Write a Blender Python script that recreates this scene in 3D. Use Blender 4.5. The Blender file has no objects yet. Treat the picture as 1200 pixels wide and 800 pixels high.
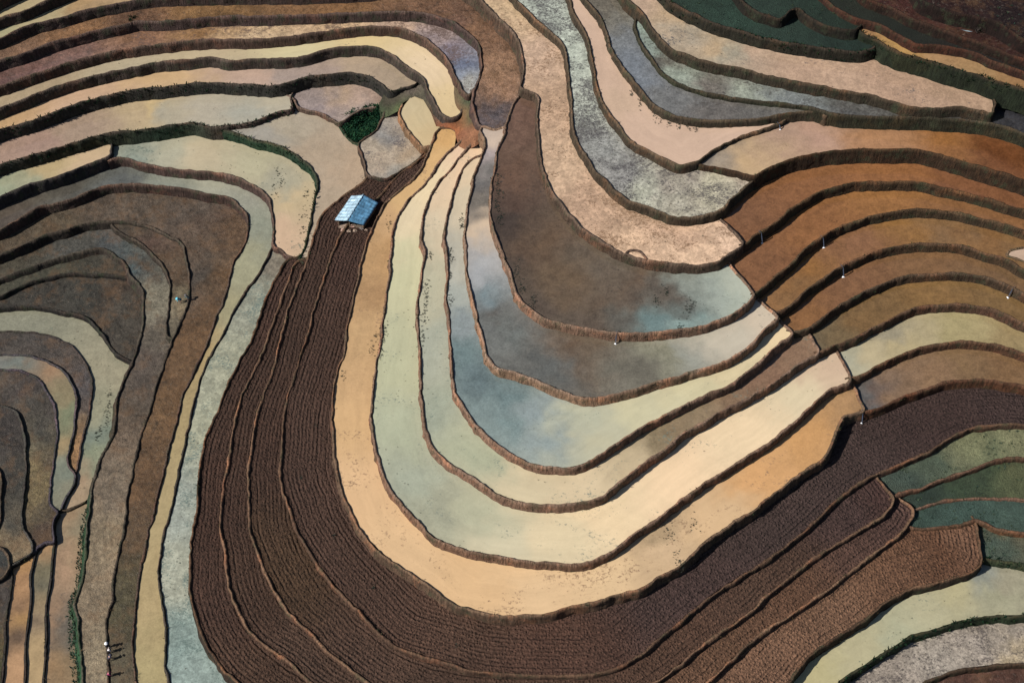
import bpy, math, random
import numpy as np
from mathutils import Vector, Matrix
from mathutils.geometry import delaunay_2d_cdt

rng = random.Random(7)
scene = bpy.context.scene
COL = scene.collection
R = math.radians

# ------------------------------------------------------------------ camera
W, H = 1200.0, 800.0
HFOV, PITCH, DIST, Z0 = R(40), R(55), 214.0, 14.0
cam_d = bpy.data.cameras.new('camera')
cam_d.sensor_width = 36.0
cam_d.angle = HFOV
cam_d.clip_start, cam_d.clip_end = 1.0, 6000.0
cam = bpy.data.objects.new('camera', cam_d)
COL.objects.link(cam)
CAM = np.array([0.0, -DIST * math.cos(PITCH), Z0 + DIST * math.sin(PITCH)])
cam.location = CAM
cam.rotation_euler = (math.pi / 2 - PITCH, 0, 0)
scene.camera = cam
TX = math.tan(HFOV / 2)
FWD = np.array([0, math.cos(PITCH), -math.sin(PITCH)])
UP = np.array([0, math.sin(PITCH), math.cos(PITCH)])
RIGHT = np.array([1.0, 0, 0])


def P(px, z):
    """survey point: where the sight line of photo pixel px meets height z"""
    x, y = px
    d = FWD + RIGHT * ((x - W / 2) / (W / 2) * TX) - UP * ((y - H / 2) / (W / 2) * TX)
    t = (z - CAM[2]) / d[2]
    p = CAM + d * t
    return np.array([p[0], p[1]])


# ------------------------------------------------------------------ light
EXPO = 0.5
SUN_AZ = np.array([-0.95, -0.31]); SUN_AZ = SUN_AZ / np.linalg.norm(SUN_AZ)
SUN_EL = R(40)
to_sun = Vector((SUN_AZ[0] * math.cos(SUN_EL), SUN_AZ[1] * math.cos(SUN_EL), math.sin(SUN_EL)))
sd = bpy.data.lights.new('sun', 'SUN')
sd.energy = 5.0
sd.angle = R(0.53)
sd.color = (1.0, 0.94, 0.85)
so = bpy.data.objects.new('sun', sd)
so.rotation_euler = to_sun.to_track_quat('Z', 'Y').to_euler()
so.location = (0, 0, 300)
COL.objects.link(so)
world = bpy.data.worlds.new('World')
scene.world = world
world.use_nodes = True
wt = world.node_tree
wt.nodes.clear()
wo = wt.nodes.new('ShaderNodeOutputWorld')
wb = wt.nodes.new('ShaderNodeBackground')
ws = wt.nodes.new('ShaderNodeTexSky')
ws.sky_type = 'NISHITA'
ws.sun_disc = False
ws.sun_elevation = SUN_EL
ws.sun_rotation = math.atan2(SUN_AZ[0], SUN_AZ[1])
wb.inputs['Strength'].default_value = 0.05
wt.links.new(ws.outputs[0], wb.inputs['Color'])
wt.links.new(wb.outputs[0], wo.inputs['Surface'])
vs = scene.view_settings
vs.view_transform = 'Standard'
vs.look = 'None'
vs.exposure = EXPO
vs.gamma = 1.0
vs.use_curve_mapping = False
scene.render.engine = 'CYCLES'
scene.cycles.max_bounces = 4
scene.cycles.diffuse_bounces = 1

# albedo of a flat thing that shows as the given colour in full sun of this place
KVEC = np.array([1.55, 1.50, 1.42])


def lin(hx):
    if not isinstance(hx, str):
        c = np.array(hx, float) / 255.0
        return np.where(c <= 0.04045, c / 12.92, ((c + 0.055) / 1.055) ** 2.4)
    hx = hx.lstrip('#')
    c = np.array([int(hx[i:i + 2], 16) for i in (0, 2, 4)]) / 255.0
    return np.where(c <= 0.04045, c / 12.92, ((c + 0.055) / 1.055) ** 2.4)


def alb(hx):
    return np.clip(lin(hx) / KVEC, 0.004, 0.85)


# ------------------------------------------------------------------ objects
def tag(o, label=None, cat=None, group=None, kind=None):
    if label: o['label'] = label
    if cat: o['category'] = cat
    if group: o['group'] = group
    if kind: o['kind'] = kind
    return o


def empty(name, loc):
    o = bpy.data.objects.new(name, None)
    o.empty_display_size = 0.5
    o.location = [float(v) for v in loc]
    COL.objects.link(o)
    return o


def mesh_obj(name, verts, faces, mat, parent=None, loc=(0, 0, 0), attrs=None, smooth=True, under=None):
    """verts in world metres; the object sits under parent (or at loc)"""
    org = np.array(parent.location if parent is not None else loc, dtype=float)
    v = np.asarray(verts, dtype=float) - org
    me = bpy.data.meshes.new(name)
    me.from_pydata(v.tolist(), [], [list(map(int, f)) for f in faces])
    if attrs:
        for k, a in attrs.items():
            a = np.asarray(a, dtype=np.float32)
            if a.ndim == 2 and a.shape[1] == 4:
                at = me.attributes.new(k, 'FLOAT_COLOR', 'POINT')
                at.data.foreach_set('color', a.ravel())
            elif a.ndim == 2:
                at = me.attributes.new(k, 'FLOAT_VECTOR', 'POINT')
                at.data.foreach_set('vector', a.ravel())
            else:
                at = me.attributes.new(k, 'FLOAT', 'POINT')
                at.data.foreach_set('value', a)
    if smooth:
        me.polygons.foreach_set('use_smooth', [True] * len(me.polygons))
    me.materials.append(mat)
    me.update()
    o = bpy.data.objects.new(name, me)
    COL.objects.link(o)
    if under is not None:
        o.parent = under
    elif parent is not None:
        o.parent = parent
    else:
        o.location = loc
    return o


# value noise used while shaping (metres -> -1..1)
_perm = np.random.RandomState(3).rand(256, 256) * 2 - 1


def vnoise(x, y, s):
    x = np.asarray(x) / s + 1000.3
    y = np.asarray(y) / s + 1000.7
    xi, yi = np.floor(x).astype(int), np.floor(y).astype(int)
    fx, fy = x - xi, y - yi
    fx, fy = fx * fx * (3 - 2 * fx), fy * fy * (3 - 2 * fy)
    g = lambda a, b: _perm[a % 256, b % 256]
    return (g(xi, yi) * (1 - fx) + g(xi + 1, yi) * fx) * (1 - fy) + (g(xi, yi + 1) * (1 - fx) + g(xi + 1, yi + 1) * fx) * fy


# ------------------------------------------------------------------ materials
class NT:
    def __init__(s, name):
        s.m = bpy.data.materials.new(name)
        s.m.use_nodes = True
        s.t = s.m.node_tree
        s.b = s.t.nodes['Principled BSDF']

    def n(s, kind, **kw):
        nd = s.t.nodes.new(kind)
        for k, v in kw.items():
            if k in nd.inputs.keys() if isinstance(k, str) else False:
                nd.inputs[k].default_value = v
            else:
                setattr(nd, k, v)
        return nd

    def l(s, a, b):
        s.t.links.new(a, b)

    def noise(s, vec, scale, detail=3, rough=0.55, dist=0.0):
        nd = s.t.nodes.new('ShaderNodeTexNoise')
        nd.inputs['Scale'].default_value = scale
        nd.inputs['Detail'].default_value = detail
        nd.inputs['Roughness'].default_value = rough
        nd.inputs['Distortion'].default_value = dist
        if vec is not None: s.l(vec, nd.inputs['Vector'])
        return nd.outputs['Fac']

    def math(s, op, a, b=None, clamp=False):
        nd = s.t.nodes.new('ShaderNodeMath')
        nd.operation = op
        nd.use_clamp = clamp
        for i, q in enumerate((a, b)):
            if q is None: continue
            if isinstance(q, (int, float)): nd.inputs[i].default_value = q
            else: s.l(q, nd.inputs[i])
        return nd.outputs[0]

    def rng(s, v, a, b, c=0.0, d=1.0):
        nd = s.t.nodes.new('ShaderNodeMapRange')
        for i, q in zip((1, 2, 3, 4), (a, b, c, d)):
            nd.inputs[i].default_value = q
        s.l(v, nd.inputs[0])
        return nd.outputs[0]

    def mix(s, fac, a, b, mode='MIX'):
        nd = s.t.nodes.new('ShaderNodeMix')
        nd.data_type = 'RGBA'
        nd.blend_type = mode
        for i, q in ((0, fac), (6, a), (7, b)):
            if isinstance(q, (int, float)): nd.inputs[i].default_value = q
            elif isinstance(q, (tuple, list, np.ndarray)): nd.inputs[i].default_value = (*[float(x) for x in q[:3]], 1)
            else: s.l(q, nd.inputs[i])
        return nd.outputs[2]

    def gray(s, v):
        nd = s.t.nodes.new('ShaderNodeCombineColor')
        for i in range(3): s.l(v, nd.inputs[i])
        return nd.outputs[0]

    def attr(s, name):
        nd = s.t.nodes.new('ShaderNodeAttribute')
        nd.attribute_name = name
        return nd

    def pos(s):
        return s.t.nodes.new('ShaderNodeNewGeometry').outputs['Position']

    def bump(s, h, strength, dist, prev=None):
        nd = s.t.nodes.new('ShaderNodeBump')
        nd.inputs['Strength'].default_value = strength
        nd.inputs['Distance'].default_value = dist
        s.l(h, nd.inputs['Height'])
        if prev is not None: s.l(prev, nd.inputs['Normal'])
        return nd.outputs[0]


def surf_mat(name, kind, speck=0.0, spcol='3c4242', spscale=1.0, seed=0.0, film=True):
    """water / mud / plough / grass sheet; colour zones come from the sheet's own attribute"""
    t = NT(name)
    pos = t.pos()
    mp = t.n('ShaderNodeMapping')
    mp.inputs['Location'].default_value = (seed * 37.1, seed * 11.3, 0)
    t.l(pos, mp.inputs['Vector'])
    v = mp.outputs[0]
    col = t.attr('zone').outputs['Color']
    dist = t.attr('dist').outputs['Fac']
    b = t.b
    if kind == 'water':
        # settled mud shows through the dark shallow water; thick milky water stays even
        lum = t.n('ShaderNodeRGBToBW')
        t.l(col, lum.inputs[0])
        amt = t.rng(lum.outputs[0], 0.07, 0.34, 0.56, 0.06)
        n1 = t.noise(v, 0.16, 5, 0.62, 0.7)
        n2 = t.noise(v, 0.75, 6, 0.72, 0.5)
        n3 = t.noise(v, 3.4, 4, 0.75)
        f = t.math('MULTIPLY', t.rng(n1, 0.28, 0.72, -0.14, 0.14), t.rng(amt, 0.1, 1.0, 0.45, 1.0))
        g = t.math('ADD', t.rng(n2, 0.36, 0.64, -0.36, 0.36), t.rng(n3, 0.36, 0.64, -0.30, 0.30))
        # silt drawn out in streaks along the bunds
        sp = t.n('ShaderNodeSeparateXYZ')
        t.l(v, sp.inputs[0])
        cx = t.n('ShaderNodeCombineXYZ')
        t.l(t.math('MULTIPLY', t.math('ADD', dist, t.math('MULTIPLY', n1, 3.0)), 1.0), cx.inputs[0])
        t.l(t.math('MULTIPLY', sp.outputs[0], 0.07), cx.inputs[1])
        t.l(t.math('MULTIPLY', sp.outputs[1], 0.07), cx.inputs[2])
        sk = t.noise(cx.outputs[0], 1.1, 5, 0.65)
        f = t.math('ADD', f, t.rng(sk, 0.36, 0.64, -0.05, 0.035))
        f = t.math('ADD', t.math('ADD', f, t.math('MULTIPLY', g, amt)), 1.0)
        col = t.mix(1.0, col, t.gray(f), 'MULTIPLY')
        # small dark clots of weed and mud breaking the surface here and there
        cl = t.math('MULTIPLY', t.rng(t.math('ADD', t.noise(v, 2.6, 3, 0.7), t.math('MULTIPLY', n2, 0.55)), 0.92, 1.02), t.math('MULTIPLY', amt, 0.75))
        col = t.mix(cl, col, alb('3a322c'))
        b.inputs['Roughness'].default_value = 0.12
        b.inputs['Specular IOR Level'].default_value = 0.5
        hgt = t.math('ADD', t.noise(v, 2.2, 3, 0.6), t.math('MULTIPLY', t.math('MULTIPLY', n3, amt), 1.2))
        nrm = t.bump(hgt, 0.10, 0.05)
    elif kind == 'mud':
        n1 = t.noise(v, 0.22, 5, 0.65, 0.4)
        n2 = t.noise(v, 1.6, 5, 0.72)
        n3 = t.noise(v, 6.0, 3, 0.7)
        f = t.math('MULTIPLY', t.rng(n1, 0.3, 0.7, 0.62, 1.38), t.math('MULTIPLY', t.rng(n2, 0.33, 0.67, 0.55, 1.45), t.rng(n3, 0.25, 0.75, 0.62, 1.38)))
        col = t.mix(1.0, col, t.gray(f), 'MULTIPLY')
        col = t.mix(t.math('MULTIPLY', t.rng(t.noise(v, 2.3, 5, 0.75), 0.56, 0.68), 0.4), col, alb('8a7f70'))
        col = t.mix(t.math('MULTIPLY', t.rng(t.noise(v, 0.9, 6, 0.75), 0.56, 0.70), 0.55), col, alb('2f2c26'))
        col = t.mix(t.math('MULTIPLY', t.rng(t.noise(v, 0.3, 5, 0.7), 0.5, 0.66), 0.35), col, alb('7a5a3c'))
        wet = t.rng(n2, 0.35, 0.65, 0.45, 0.8)
        t.l(wet, b.inputs['Roughness'])
        hgt = t.math('ADD', t.noise(v, 1.1, 6, 0.7), t.math('MULTIPLY', n3, 0.5))
        nrm = t.bump(hgt, 0.8, 0.25)
        b.inputs['Specular IOR Level'].default_value = 0.2
    elif kind == 'plough':
        wob = t.noise(v, 0.5, 4, 0.65)
        fray = t.noise(v, 3.0, 3, 0.7)
        dd = t.math('ADD', dist, t.math('ADD', t.math('MULTIPLY', wob, 0.3), t.math('MULTIPLY', fray, 0.22)))
        w = t.math('SINE', t.math('MULTIPLY', dd, 2 * math.pi / 0.58))
        on = t.rng(t.noise(v, 0.25, 3, 0.6), 0.4, 0.62, 0.25, 1.0)
        w = t.math('MULTIPLY', w, on)
        w2 = t.math('SINE', t.math('MULTIPLY', t.math('ADD', dist, t.math('MULTIPLY', wob, 0.7)), 2 * math.pi / 1.35))
        w2 = t.math('POWER', t.math('ADD', t.math('MULTIPLY', w2, 0.5), 0.5), 14.0)
        clod = t.n('ShaderNodeTexVoronoi')
        clod.inputs['Scale'].default_value = 2.5
        t.l(v, clod.inputs['Vector'])
        cl = t.rng(clod.outputs['Distance'], 0.0, 0.55, 1.0, 0.0)
        n2 = t.noise(v, 4.6, 4, 0.75)
        n1 = t.noise(v, 0.13, 4, 0.6)
        hgt = t.math('ADD', t.math('MULTIPLY', t.rng(w, -1, 1, 0, 1), 0.55), t.math('ADD', t.math('MULTIPLY', cl, 0.7), t.math('MULTIPLY', n2, 0.9)))
        hgt = t.math('SUBTRACT', hgt, t.math('MULTIPLY', t.math('MULTIPLY', w2, t.rng(t.noise(v, 0.4, 3, 0.7), 0.42, 0.6, 0.15, 1.0)), 0.65))
        f = t.math('MULTIPLY', t.rng(n1, 0.3, 0.7, 0.85, 1.15), t.rng(t.noise(v, 2.1, 6, 0.84), 0.36, 0.64, 0.42, 1.6))
        col = t.mix(1.0, col, t.gray(f), 'MULTIPLY')
        # shade of the furrow troughs put into the colour, ridges left paler
        col = t.mix(1.0, col, t.gray(t.rng(w, -1, 1, 0.84, 1.16)), 'MULTIPLY')
        # light dry crumbs
        col = t.mix(t.math('MULTIPLY', t.rng(t.noise(v, 5.5, 2, 0.6), 0.6, 0.7), 0.2), col, alb('8a7664'))
        b.inputs['Roughness'].default_value = 0.85
        b.inputs['Specular IOR Level'].default_value = 0.2
        nrm = t.bump(hgt, 1.0, 0.34)
    else:
        n1 = t.noise(v, 0.4, 5, 0.7)
        n2 = t.noise(v, 3.0, 5, 0.75)
        f = t.math('MULTIPLY', t.rng(n1, 0.3, 0.7, 0.72, 1.28), t.rng(n2, 0.28, 0.72, 0.55, 1.45))
        col = t.mix(1.0, col, t.gray(f), 'MULTIPLY')
        b.inputs['Roughness'].default_value = 0.8
        b.inputs['Specular IOR Level'].default_value = 0.25
        nrm = t.bump(t.math('ADD', n2, t.noise(v, 8, 2)), 0.8, 0.3)
    if kind == 'water' and film and speck > 0.2:
        # drying film and trampled mud with ragged edges
        k = min(1.0, speck * 1.5)
        p1 = t.rng(t.noise(v, 0.55, 8, 0.78, 0.4), 0.47, 0.54, 1 - 0.20 * k, 1 + 0.14 * k)
        p2 = t.rng(t.noise(v, 1.7, 6, 0.8), 0.46, 0.56, 1 - 0.18 * k, 1 + 0.12 * k)
        col = t.mix(1.0, col, t.gray(t.math('MULTIPLY', p1, p2)), 'MULTIPLY')
    if speck > 0:
        # stubble and weed tufts standing out of the water, thick in drifts
        mp2 = t.n('ShaderNodeMapping')
        mp2.inputs['Scale'].default_value = (1.0, 1.25, 1.0)
        mp2.inputs['Location'].default_value = (seed * 5.3, seed * 3.7, 0)
        t.l(pos, mp2.inputs['Vector'])
        drift = t.noise(mp2.outputs[0], 0.12 * spscale, 5, 0.68, 0.5)
        fine = t.noise(mp2.outputs[0], 1.9 * spscale, 4, 0.75, 0.3)
        sm = t.math('ADD', t.math('MULTIPLY', drift, 0.9), fine)
        thr = 1.24 - 0.42 * speck
        m = t.rng(sm, thr - 0.035, thr + 0.075)
        m = t.math('MULTIPLY', m, t.rng(t.noise(v, 5.0, 2, 0.6), 0.3, 0.6, 0.35, 0.95))
        col = t.mix(m, col, alb(spcol))
        nrm = t.bump(m, 0.2, 0.05, nrm)
    t.l(col, b.inputs['Base Color'])
    t.l(nrm, b.inputs['Normal'])
    return t.m


def bank_mat(name, kind='earth'):
    t = NT(name)
    pos = t.pos()
    col = t.attr('zone').outputs['Color']
    st = t.attr('st').outputs['Vector']          # metres along the bank, metres down it
    mp = t.n('ShaderNodeMapping')
    mp.inputs['Scale'].default_value = (1.0, 0.22, 1.0)
    t.l(st, mp.inputs['Vector'])
    streak = t.noise(mp.outputs[0], 2.6, 4, 0.7)
    big = t.noise(pos, 0.35, 4, 0.65)
    fine = t.noise(pos, 5.0, 4, 0.7)
    f = t.math('MULTIPLY', t.rng(streak, 0.3, 0.7, 0.35, 1.65), t.math('MULTIPLY', t.rng(big, 0.3, 0.7, 0.7, 1.3), t.rng(fine, 0.3, 0.7, 0.75, 1.25)))
    col = t.mix(1.0, col, t.gray(f), 'MULTIPLY')
    scar = t.math('MULTIPLY', t.rng(t.noise(pos, 0.17, 6, 0.75, 0.5), 0.53, 0.6), 0.75)
    col = t.mix(scar, col, t.mix(1.0, col, (1.75, 1.35, 1.15), 'MULTIPLY'))
    gm = t.math('MULTIPLY', t.rng(t.noise(pos, 0.5, 5, 0.7), 0.52, 0.66), 0.55 if kind == 'earth' else 0.2)
    col = t.mix(gm, col, alb('3b4530'))
    t.l(col, t.b.inputs['Base Color'])
    t.b.inputs['Roughness'].default_value = 0.85
    t.b.inputs['Specular IOR Level'].default_value = 0.2
    h = t.math('ADD', t.math('MULTIPLY', streak, 1.0), t.math('MULTIPLY', fine, 0.6))
    t.l(t.bump(h, 0.9, 0.3), t.b.inputs['Normal'])
    return t.m


def plain_mat(name, color, rough=0.6, var=0.25, scale=3.0, metal=0.0, bump=0.2, bdist=0.05):
    t = NT(name)
    pos = t.pos()
    n = t.noise(pos, scale, 4, 0.65)
    c = t.mix(1.0, np.array(color), t.gray(t.rng(n, 0.3, 0.7, 1 - var, 1 + var)), 'MULTIPLY')
    t.l(c, t.b.inputs['Base Color'])
    t.b.inputs['Roughness'].default_value = rough
    t.b.inputs['Metallic'].default_value = metal
    if bump: t.l(t.bump(n, bump, bdist), t.b.inputs['Normal'])
    return t.m


# ------------------------------------------------------------------ terraces
def catmull(pts, step):
    """centripetal Catmull-Rom through pts, resampled every step metres"""
    p = np.asarray(pts, float)
    keep = [0]
    for i in range(1, len(p)):
        if np.linalg.norm(p[i] - p[keep[-1]]) > 0.05: keep.append(i)
    p = p[keep]
    if len(p) < 3:
        n = max(2, int(np.linalg.norm(p[-1] - p[0]) / step))
        return p[0] + (p[-1] - p[0]) * np.linspace(0, 1, n + 1)[:, None]
    q = np.vstack([2 * p[0] - p[1], p, 2 * p[-1] - p[-2]])
    out = []
    for i in range(1, len(q) - 2):
        a, b, c, d = q[i - 1], q[i], q[i + 1], q[i + 2]
        t0 = 0.0
        t1 = t0 + max(1e-3, np.linalg.norm(b - a) ** 0.5)
        t2 = t1 + max(1e-3, np.linalg.norm(c - b) ** 0.5)
        t3 = t2 + max(1e-3, np.linalg.norm(d - c) ** 0.5)
        tt = np.linspace(t1, t2, 9)[:-1][:, None]
        A1 = (t1 - tt) / (t1 - t0) * a + (tt - t0) / (t1 - t0) * b
        A2 = (t2 - tt) / (t2 - t1) * b + (tt - t1) / (t2 - t1) * c
        A3 = (t3 - tt) / (t3 - t2) * c + (tt - t2) / (t3 - t2) * d
        B1 = (t2 - tt) / (t2 - t0) * A1 + (tt - t0) / (t2 - t0) * A2
        B2 = (t3 - tt) / (t3 - t1) * A2 + (tt - t1) / (t3 - t1) * A3
        out.append((t2 - tt) / (t2 - t1) * B1 + (tt - t1) / (t2 - t1) * B2)
    c = np.vstack(out + [p[-1:]])
    s = np.r_[0, np.cumsum(np.linalg.norm(np.diff(c, axis=0), axis=1))]
    n = max(2, int(s[-1] / step))
    ss = np.linspace(0, s[-1], n + 1)
    return np.c_[np.interp(ss, s, c[:, 0]), np.interp(ss, s, c[:, 1])]


def inside(poly, pts):
    x, y = pts[:, 0], pts[:, 1]
    r = np.zeros(len(pts), bool)
    px, py = poly[:, 0], poly[:, 1]
    j = len(poly) - 1
    for i in range(len(poly)):
        c = (py[i] > y) != (py[j] > y)
        if c.any():
            xx = (px[j] - px[i]) * (y - py[i]) / (py[j] - py[i] + 1e-12) + px[i]
            r ^= c & (x < xx)
        j = i
    return r


def near(pts, line, chunk=4000):
    out = np.empty(len(pts))
    a, b = line[:-1], line[1:]
    ab = b - a
    L = (ab ** 2).sum(1) + 1e-9
    for k in range(0, len(pts), chunk):
        p = pts[k:k + chunk][:, None, :]
        t = np.clip(((p - a) * ab).sum(2) / L, 0, 1)
        q = a + ab * t[:, :, None]
        out[k:k + chunk] = np.sqrt(((p - q) ** 2).sum(2).min(1))
    return out


def idw(pts, ctrl, warp=1.6, power=2.6):
    """blend of colour points, drifting with noise"""
    X, Y = pts[:, 0], pts[:, 1]
    x = X + warp * vnoise(X, Y, 5.0) + 0.55 * warp * vnoise(X + 91, Y, 2.1) + 0.4 * warp * vnoise(X + 191, Y, 0.9)
    y = Y + warp * vnoise(X + 37, Y + 53, 5.0) + 0.55 * warp * vnoise(X, Y + 77, 2.1) + 0.4 * warp * vnoise(X, Y + 177, 0.9)
    num = np.zeros((len(pts), 3))
    den = np.zeros(len(pts))
    for (q, c) in ctrl:
        w = 1.0 / (((x - q[0]) ** 2 + (y - q[1]) ** 2) + 1.5) ** (power / 2)
        num += w[:, None] * c
        den += w
    return num / den[:, None]


CRESTS = {}      # key -> (z, polyline, outward normals)
KIND_GAIN = {'water': (1, 1.02, 1.01), 'mud': (1.34, 1.42, 1.48), 'plough': (1.10, 1.19, 1.28), 'grass': (1.0, 0.95, 1.0)}
PROBE = []
SURF = {}        # key -> (z, polygon)
BANK_MAT = bank_mat('earth_bank_soil')
BANK_GREEN = bank_mat('earth_bank_grass', 'grass')


def terrace(key, h, segs, kind, cols, label, bank='5f4a3c', crest='9a8068', drop=2.8, batter=0.14, speck=0.0, spcol='3c4242',
            spscale=1.0, name=None, group=None, bund=0.28, bankpts=None, green=False, warp=2.0):
    # segs: list of (type, pixel list); 'c' open edge with bund and bank, 'h' edge buried in the next terrace up
    seg2 = []
    for typ, pl in segs:
        if typ == 'c':
            w = catmull([P(p, h + bund) for p in pl], 0.45)
            s = np.arange(len(w)) * 0.45
            seg2.append((typ, w))
        else:
            seg2.append((typ, np.array([P(p, h) for p in pl])))
    poly = np.vstack([w for _, w in seg2])
    area = 0.5 * np.sum(poly[:, 0] * np.roll(poly[:, 1], -1) - poly[:, 1] * np.roll(poly[:, 0], -1))
    sgn = 1.0 if area > 0 else -1.0
    ins = []
    for ty, w in seg2:           # the sheet stops inside the bund
        if ty == 'c' and len(w) > 2:
            tg = np.gradient(w, axis=0)
            tg /= np.linalg.norm(tg, axis=1)[:, None] + 1e-9
            w = w - np.c_[tg[:, 1], -tg[:, 0]] * sgn * 0.24
        ins.append(w)
    poly = np.vstack(ins)
    crest_pts = np.vstack([w for ty, w in seg2 if ty == 'c']) if any(ty == 'c' for ty, _ in seg2) else poly
    root = empty(name or {'water': 'flooded_terrace', 'mud': 'muddy_terrace', 'plough': 'ploughed_terrace', 'grass': 'grassy_terrace'}[kind],
                 (*poly.mean(0), h))
    tag(root, label, 'terrace', group or {'water': 'flooded paddy terraces', 'mud': 'drained muddy terraces', 'plough': 'ploughed terraces', 'grass': 'green overgrown terraces'}[kind])
    # --- sheet
    lo, hi = poly.min(0), poly.max(0)
    st = 1.0 if kind in ('plough', 'grass') else 0.6
    gx, gy = np.meshgrid(np.arange(lo[0], hi[0], st), np.arange(lo[1], hi[1], st * 0.87))
    gx = gx + (np.arange(gx.shape[0]) % 2)[:, None] * st * 0.5
    g = np.c_[gx.ravel(), gy.ravel()]
    g = g[inside(poly, g)]
    d = near(g, np.vstack([poly, poly[:1]]))
    dc = near(g, crest_pts)
    g = g[(d > 0.45) & (dc < 26)]
    pv = poly
    keep = np.r_[True, np.linalg.norm(np.diff(pv, axis=0), axis=1) > 0.02]
    pv = pv[keep]
    allv = [Vector(p) for p in np.vstack([pv, g]).tolist()]
    vo, _, fo, _, _, _ = delaunay_2d_cdt(allv, [], [list(range(len(pv)))], 1, 1e-5)
    xy = np.array([tuple(v) for v in vo])
    ctrl = [(P((x, y), h), alb(c)) for x, y, c in cols]  # sky reflected in the water is put into its teals and blue greys
    zone = idw(xy, ctrl, warp) / np.array(KIND_GAIN[kind])
    dd = near(xy, crest_pts)
    z = np.full(len(xy), h)
    if kind in ('mud', 'grass'):
        z = h + 0.05 * vnoise(xy[:, 0], xy[:, 1], 1.3) + 0.06 * vnoise(xy[:, 0], xy[:, 1], 5)
    elif kind == 'plough':
        z = h + 0.06 * vnoise(xy[:, 0], xy[:, 1], 1.5) + 0.08 * vnoise(xy[:, 0], xy[:, 1], 6)
    seed = (abs(hash_s(key)) % 97) / 10.0
    m = surf_mat(key_name(kind) + '_' + 'soil', kind, speck, spcol, spscale, seed, key in ('C', 'Z', 'H1', 'H2', 'R2', 'A3', 'B', 'A10', 'AB', 'I'))
    v3 = np.c_[xy, z]
    f2 = []
    for f in fo:
        a, b_, c_ = xy[f[0]], xy[f[1]], xy[f[2]]
        f2.append(f if ((b_ - a)[0] * (c_ - a)[1] - (b_ - a)[1] * (c_ - a)[0]) > 0 else f[::-1])
    mesh_obj({'water': 'water_surface', 'mud': 'mud_surface', 'plough': 'ploughed_soil', 'grass': 'grass_cover'}[kind], v3, f2, m, root,
             attrs={'zone': np.c_[zone, np.ones(len(zone))], 'dist': dd})
    SURF[key] = (h, poly, kind)
    PROBE.append((key, kind, cols))
    # --- bund and bank along each open edge
    n_c = 0
    for ty, w in seg2:
        if ty != 'c' or len(w) < 3: continue
        tg = np.gradient(w, axis=0)
        for _ in range(2):
            tg[1:-1] = (tg[:-2] + 2 * tg[1:-1] + tg[2:]) / 4
        tg /= np.linalg.norm(tg, axis=1)[:, None] + 1e-9
        nr = np.c_[tg[:, 1], -tg[:, 0]] * sgn          # outward
        s = np.r_[0, np.cumsum(np.linalg.norm(np.diff(w, axis=0), axis=1))]
        k0 = seed * 50 + n_c * 500
        jit = 0.10 * vnoise(s + k0, s * 0 + 3, 1.1) + 0.14 * vnoise(s + k0, s * 0 + 9, 3.3) + 0.07 * vnoise(s + k0, s * 0 + 15, 0.55)
        wj = w + nr * jit[:, None]
        bh = bund * (1 + 0.35 * vnoise(s + k0, s * 0 + 21, 1.6) + 0.25 * vnoise(s + k0, s * 0 + 27, 0.9))
        wid = 0.22 + 0.06 * vnoise(s + k0, s * 0 + 71, 0.6) + 0.10 * vnoise(s + k0, s * 0 + 33, 2.2)
        prof = [(-(wid + 0.16), h - 0.06 + 0 * s), (-wid, h + bh * 0.85), (-wid * 0.4, h + bh), (0.03 + 0 * s, h + bh * 0.9)]
        rows = [(wj + nr * o[:, None], zz, 0 * s if i else 0 * s) for i, (o, zz) in enumerate(prof)]
        V = [np.c_[wj + nr * o[:, None], zz] for o, zz in prof]
        S = [np.c_[s, o + 0 * s, 0 * s] for o, zz in prof]
        nrow = max(4, int(drop / 0.45))
        for r in range(1, nrow + 1):
            f = r / nrow
            dz = drop * f
            bulge = 0.16 * vnoise(s + k0, s * 0 + 40 + dz * 2, 0.8) * min(1, f * 4) + 0.12 * vnoise(s + k0 + 90, dz + 0 * s, 2.0)
            off = batter * dz + 0.06 + bulge * (0.6 + batter)
            V.append(np.c_[wj + nr * off[:, None], h + bund * 0.5 - dz + 0.05 * vnoise(s + k0, dz * 3 + 0 * s, 1.0)])
            S.append(np.c_[s, dz + 0 * s, 0 * s])
        nv = len(s)
        V = np.vstack(V); S = np.vstack(S)
        nr_rows = len(V) // nv
        F = []
        for r in range(nr_rows - 1):
            for i in range(nv - 1):
                q = [r * nv + i, r * nv + i + 1, (r + 1) * nv + i + 1, (r + 1) * nv + i]
                F.append(q if sgn < 0 else q[::-1])
        if bankpts:
            bc = idw(V[:, :2], [(P((x, y), h), alb(c)) for x, y, c in bankpts], 0.8)
        else:
            bc = np.tile(alb(bank), (len(V), 1))
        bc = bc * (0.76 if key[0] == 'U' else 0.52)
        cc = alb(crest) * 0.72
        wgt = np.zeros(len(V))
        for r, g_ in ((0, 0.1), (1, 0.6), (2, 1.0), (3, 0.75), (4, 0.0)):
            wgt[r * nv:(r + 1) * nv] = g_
        dry = np.clip(0.75 + 0.5 * vnoise(V[:, 0], V[:, 1], 4.0), 0.2, 1.0)  # pale crest: dry soil and the sunlit edge, both put into the colour
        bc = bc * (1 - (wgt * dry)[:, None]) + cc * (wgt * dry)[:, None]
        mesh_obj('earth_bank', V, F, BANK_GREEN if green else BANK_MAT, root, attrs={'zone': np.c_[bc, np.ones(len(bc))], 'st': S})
        CRESTS.setdefault(key, []).append((h + bund, wj, nr, green, drop, batter))
        n_c += 1
    return root


def hash_s(s):
    r = 7
    for ch in s: r = (r * 31 + ord(ch)) % 100003
    return r


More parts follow.
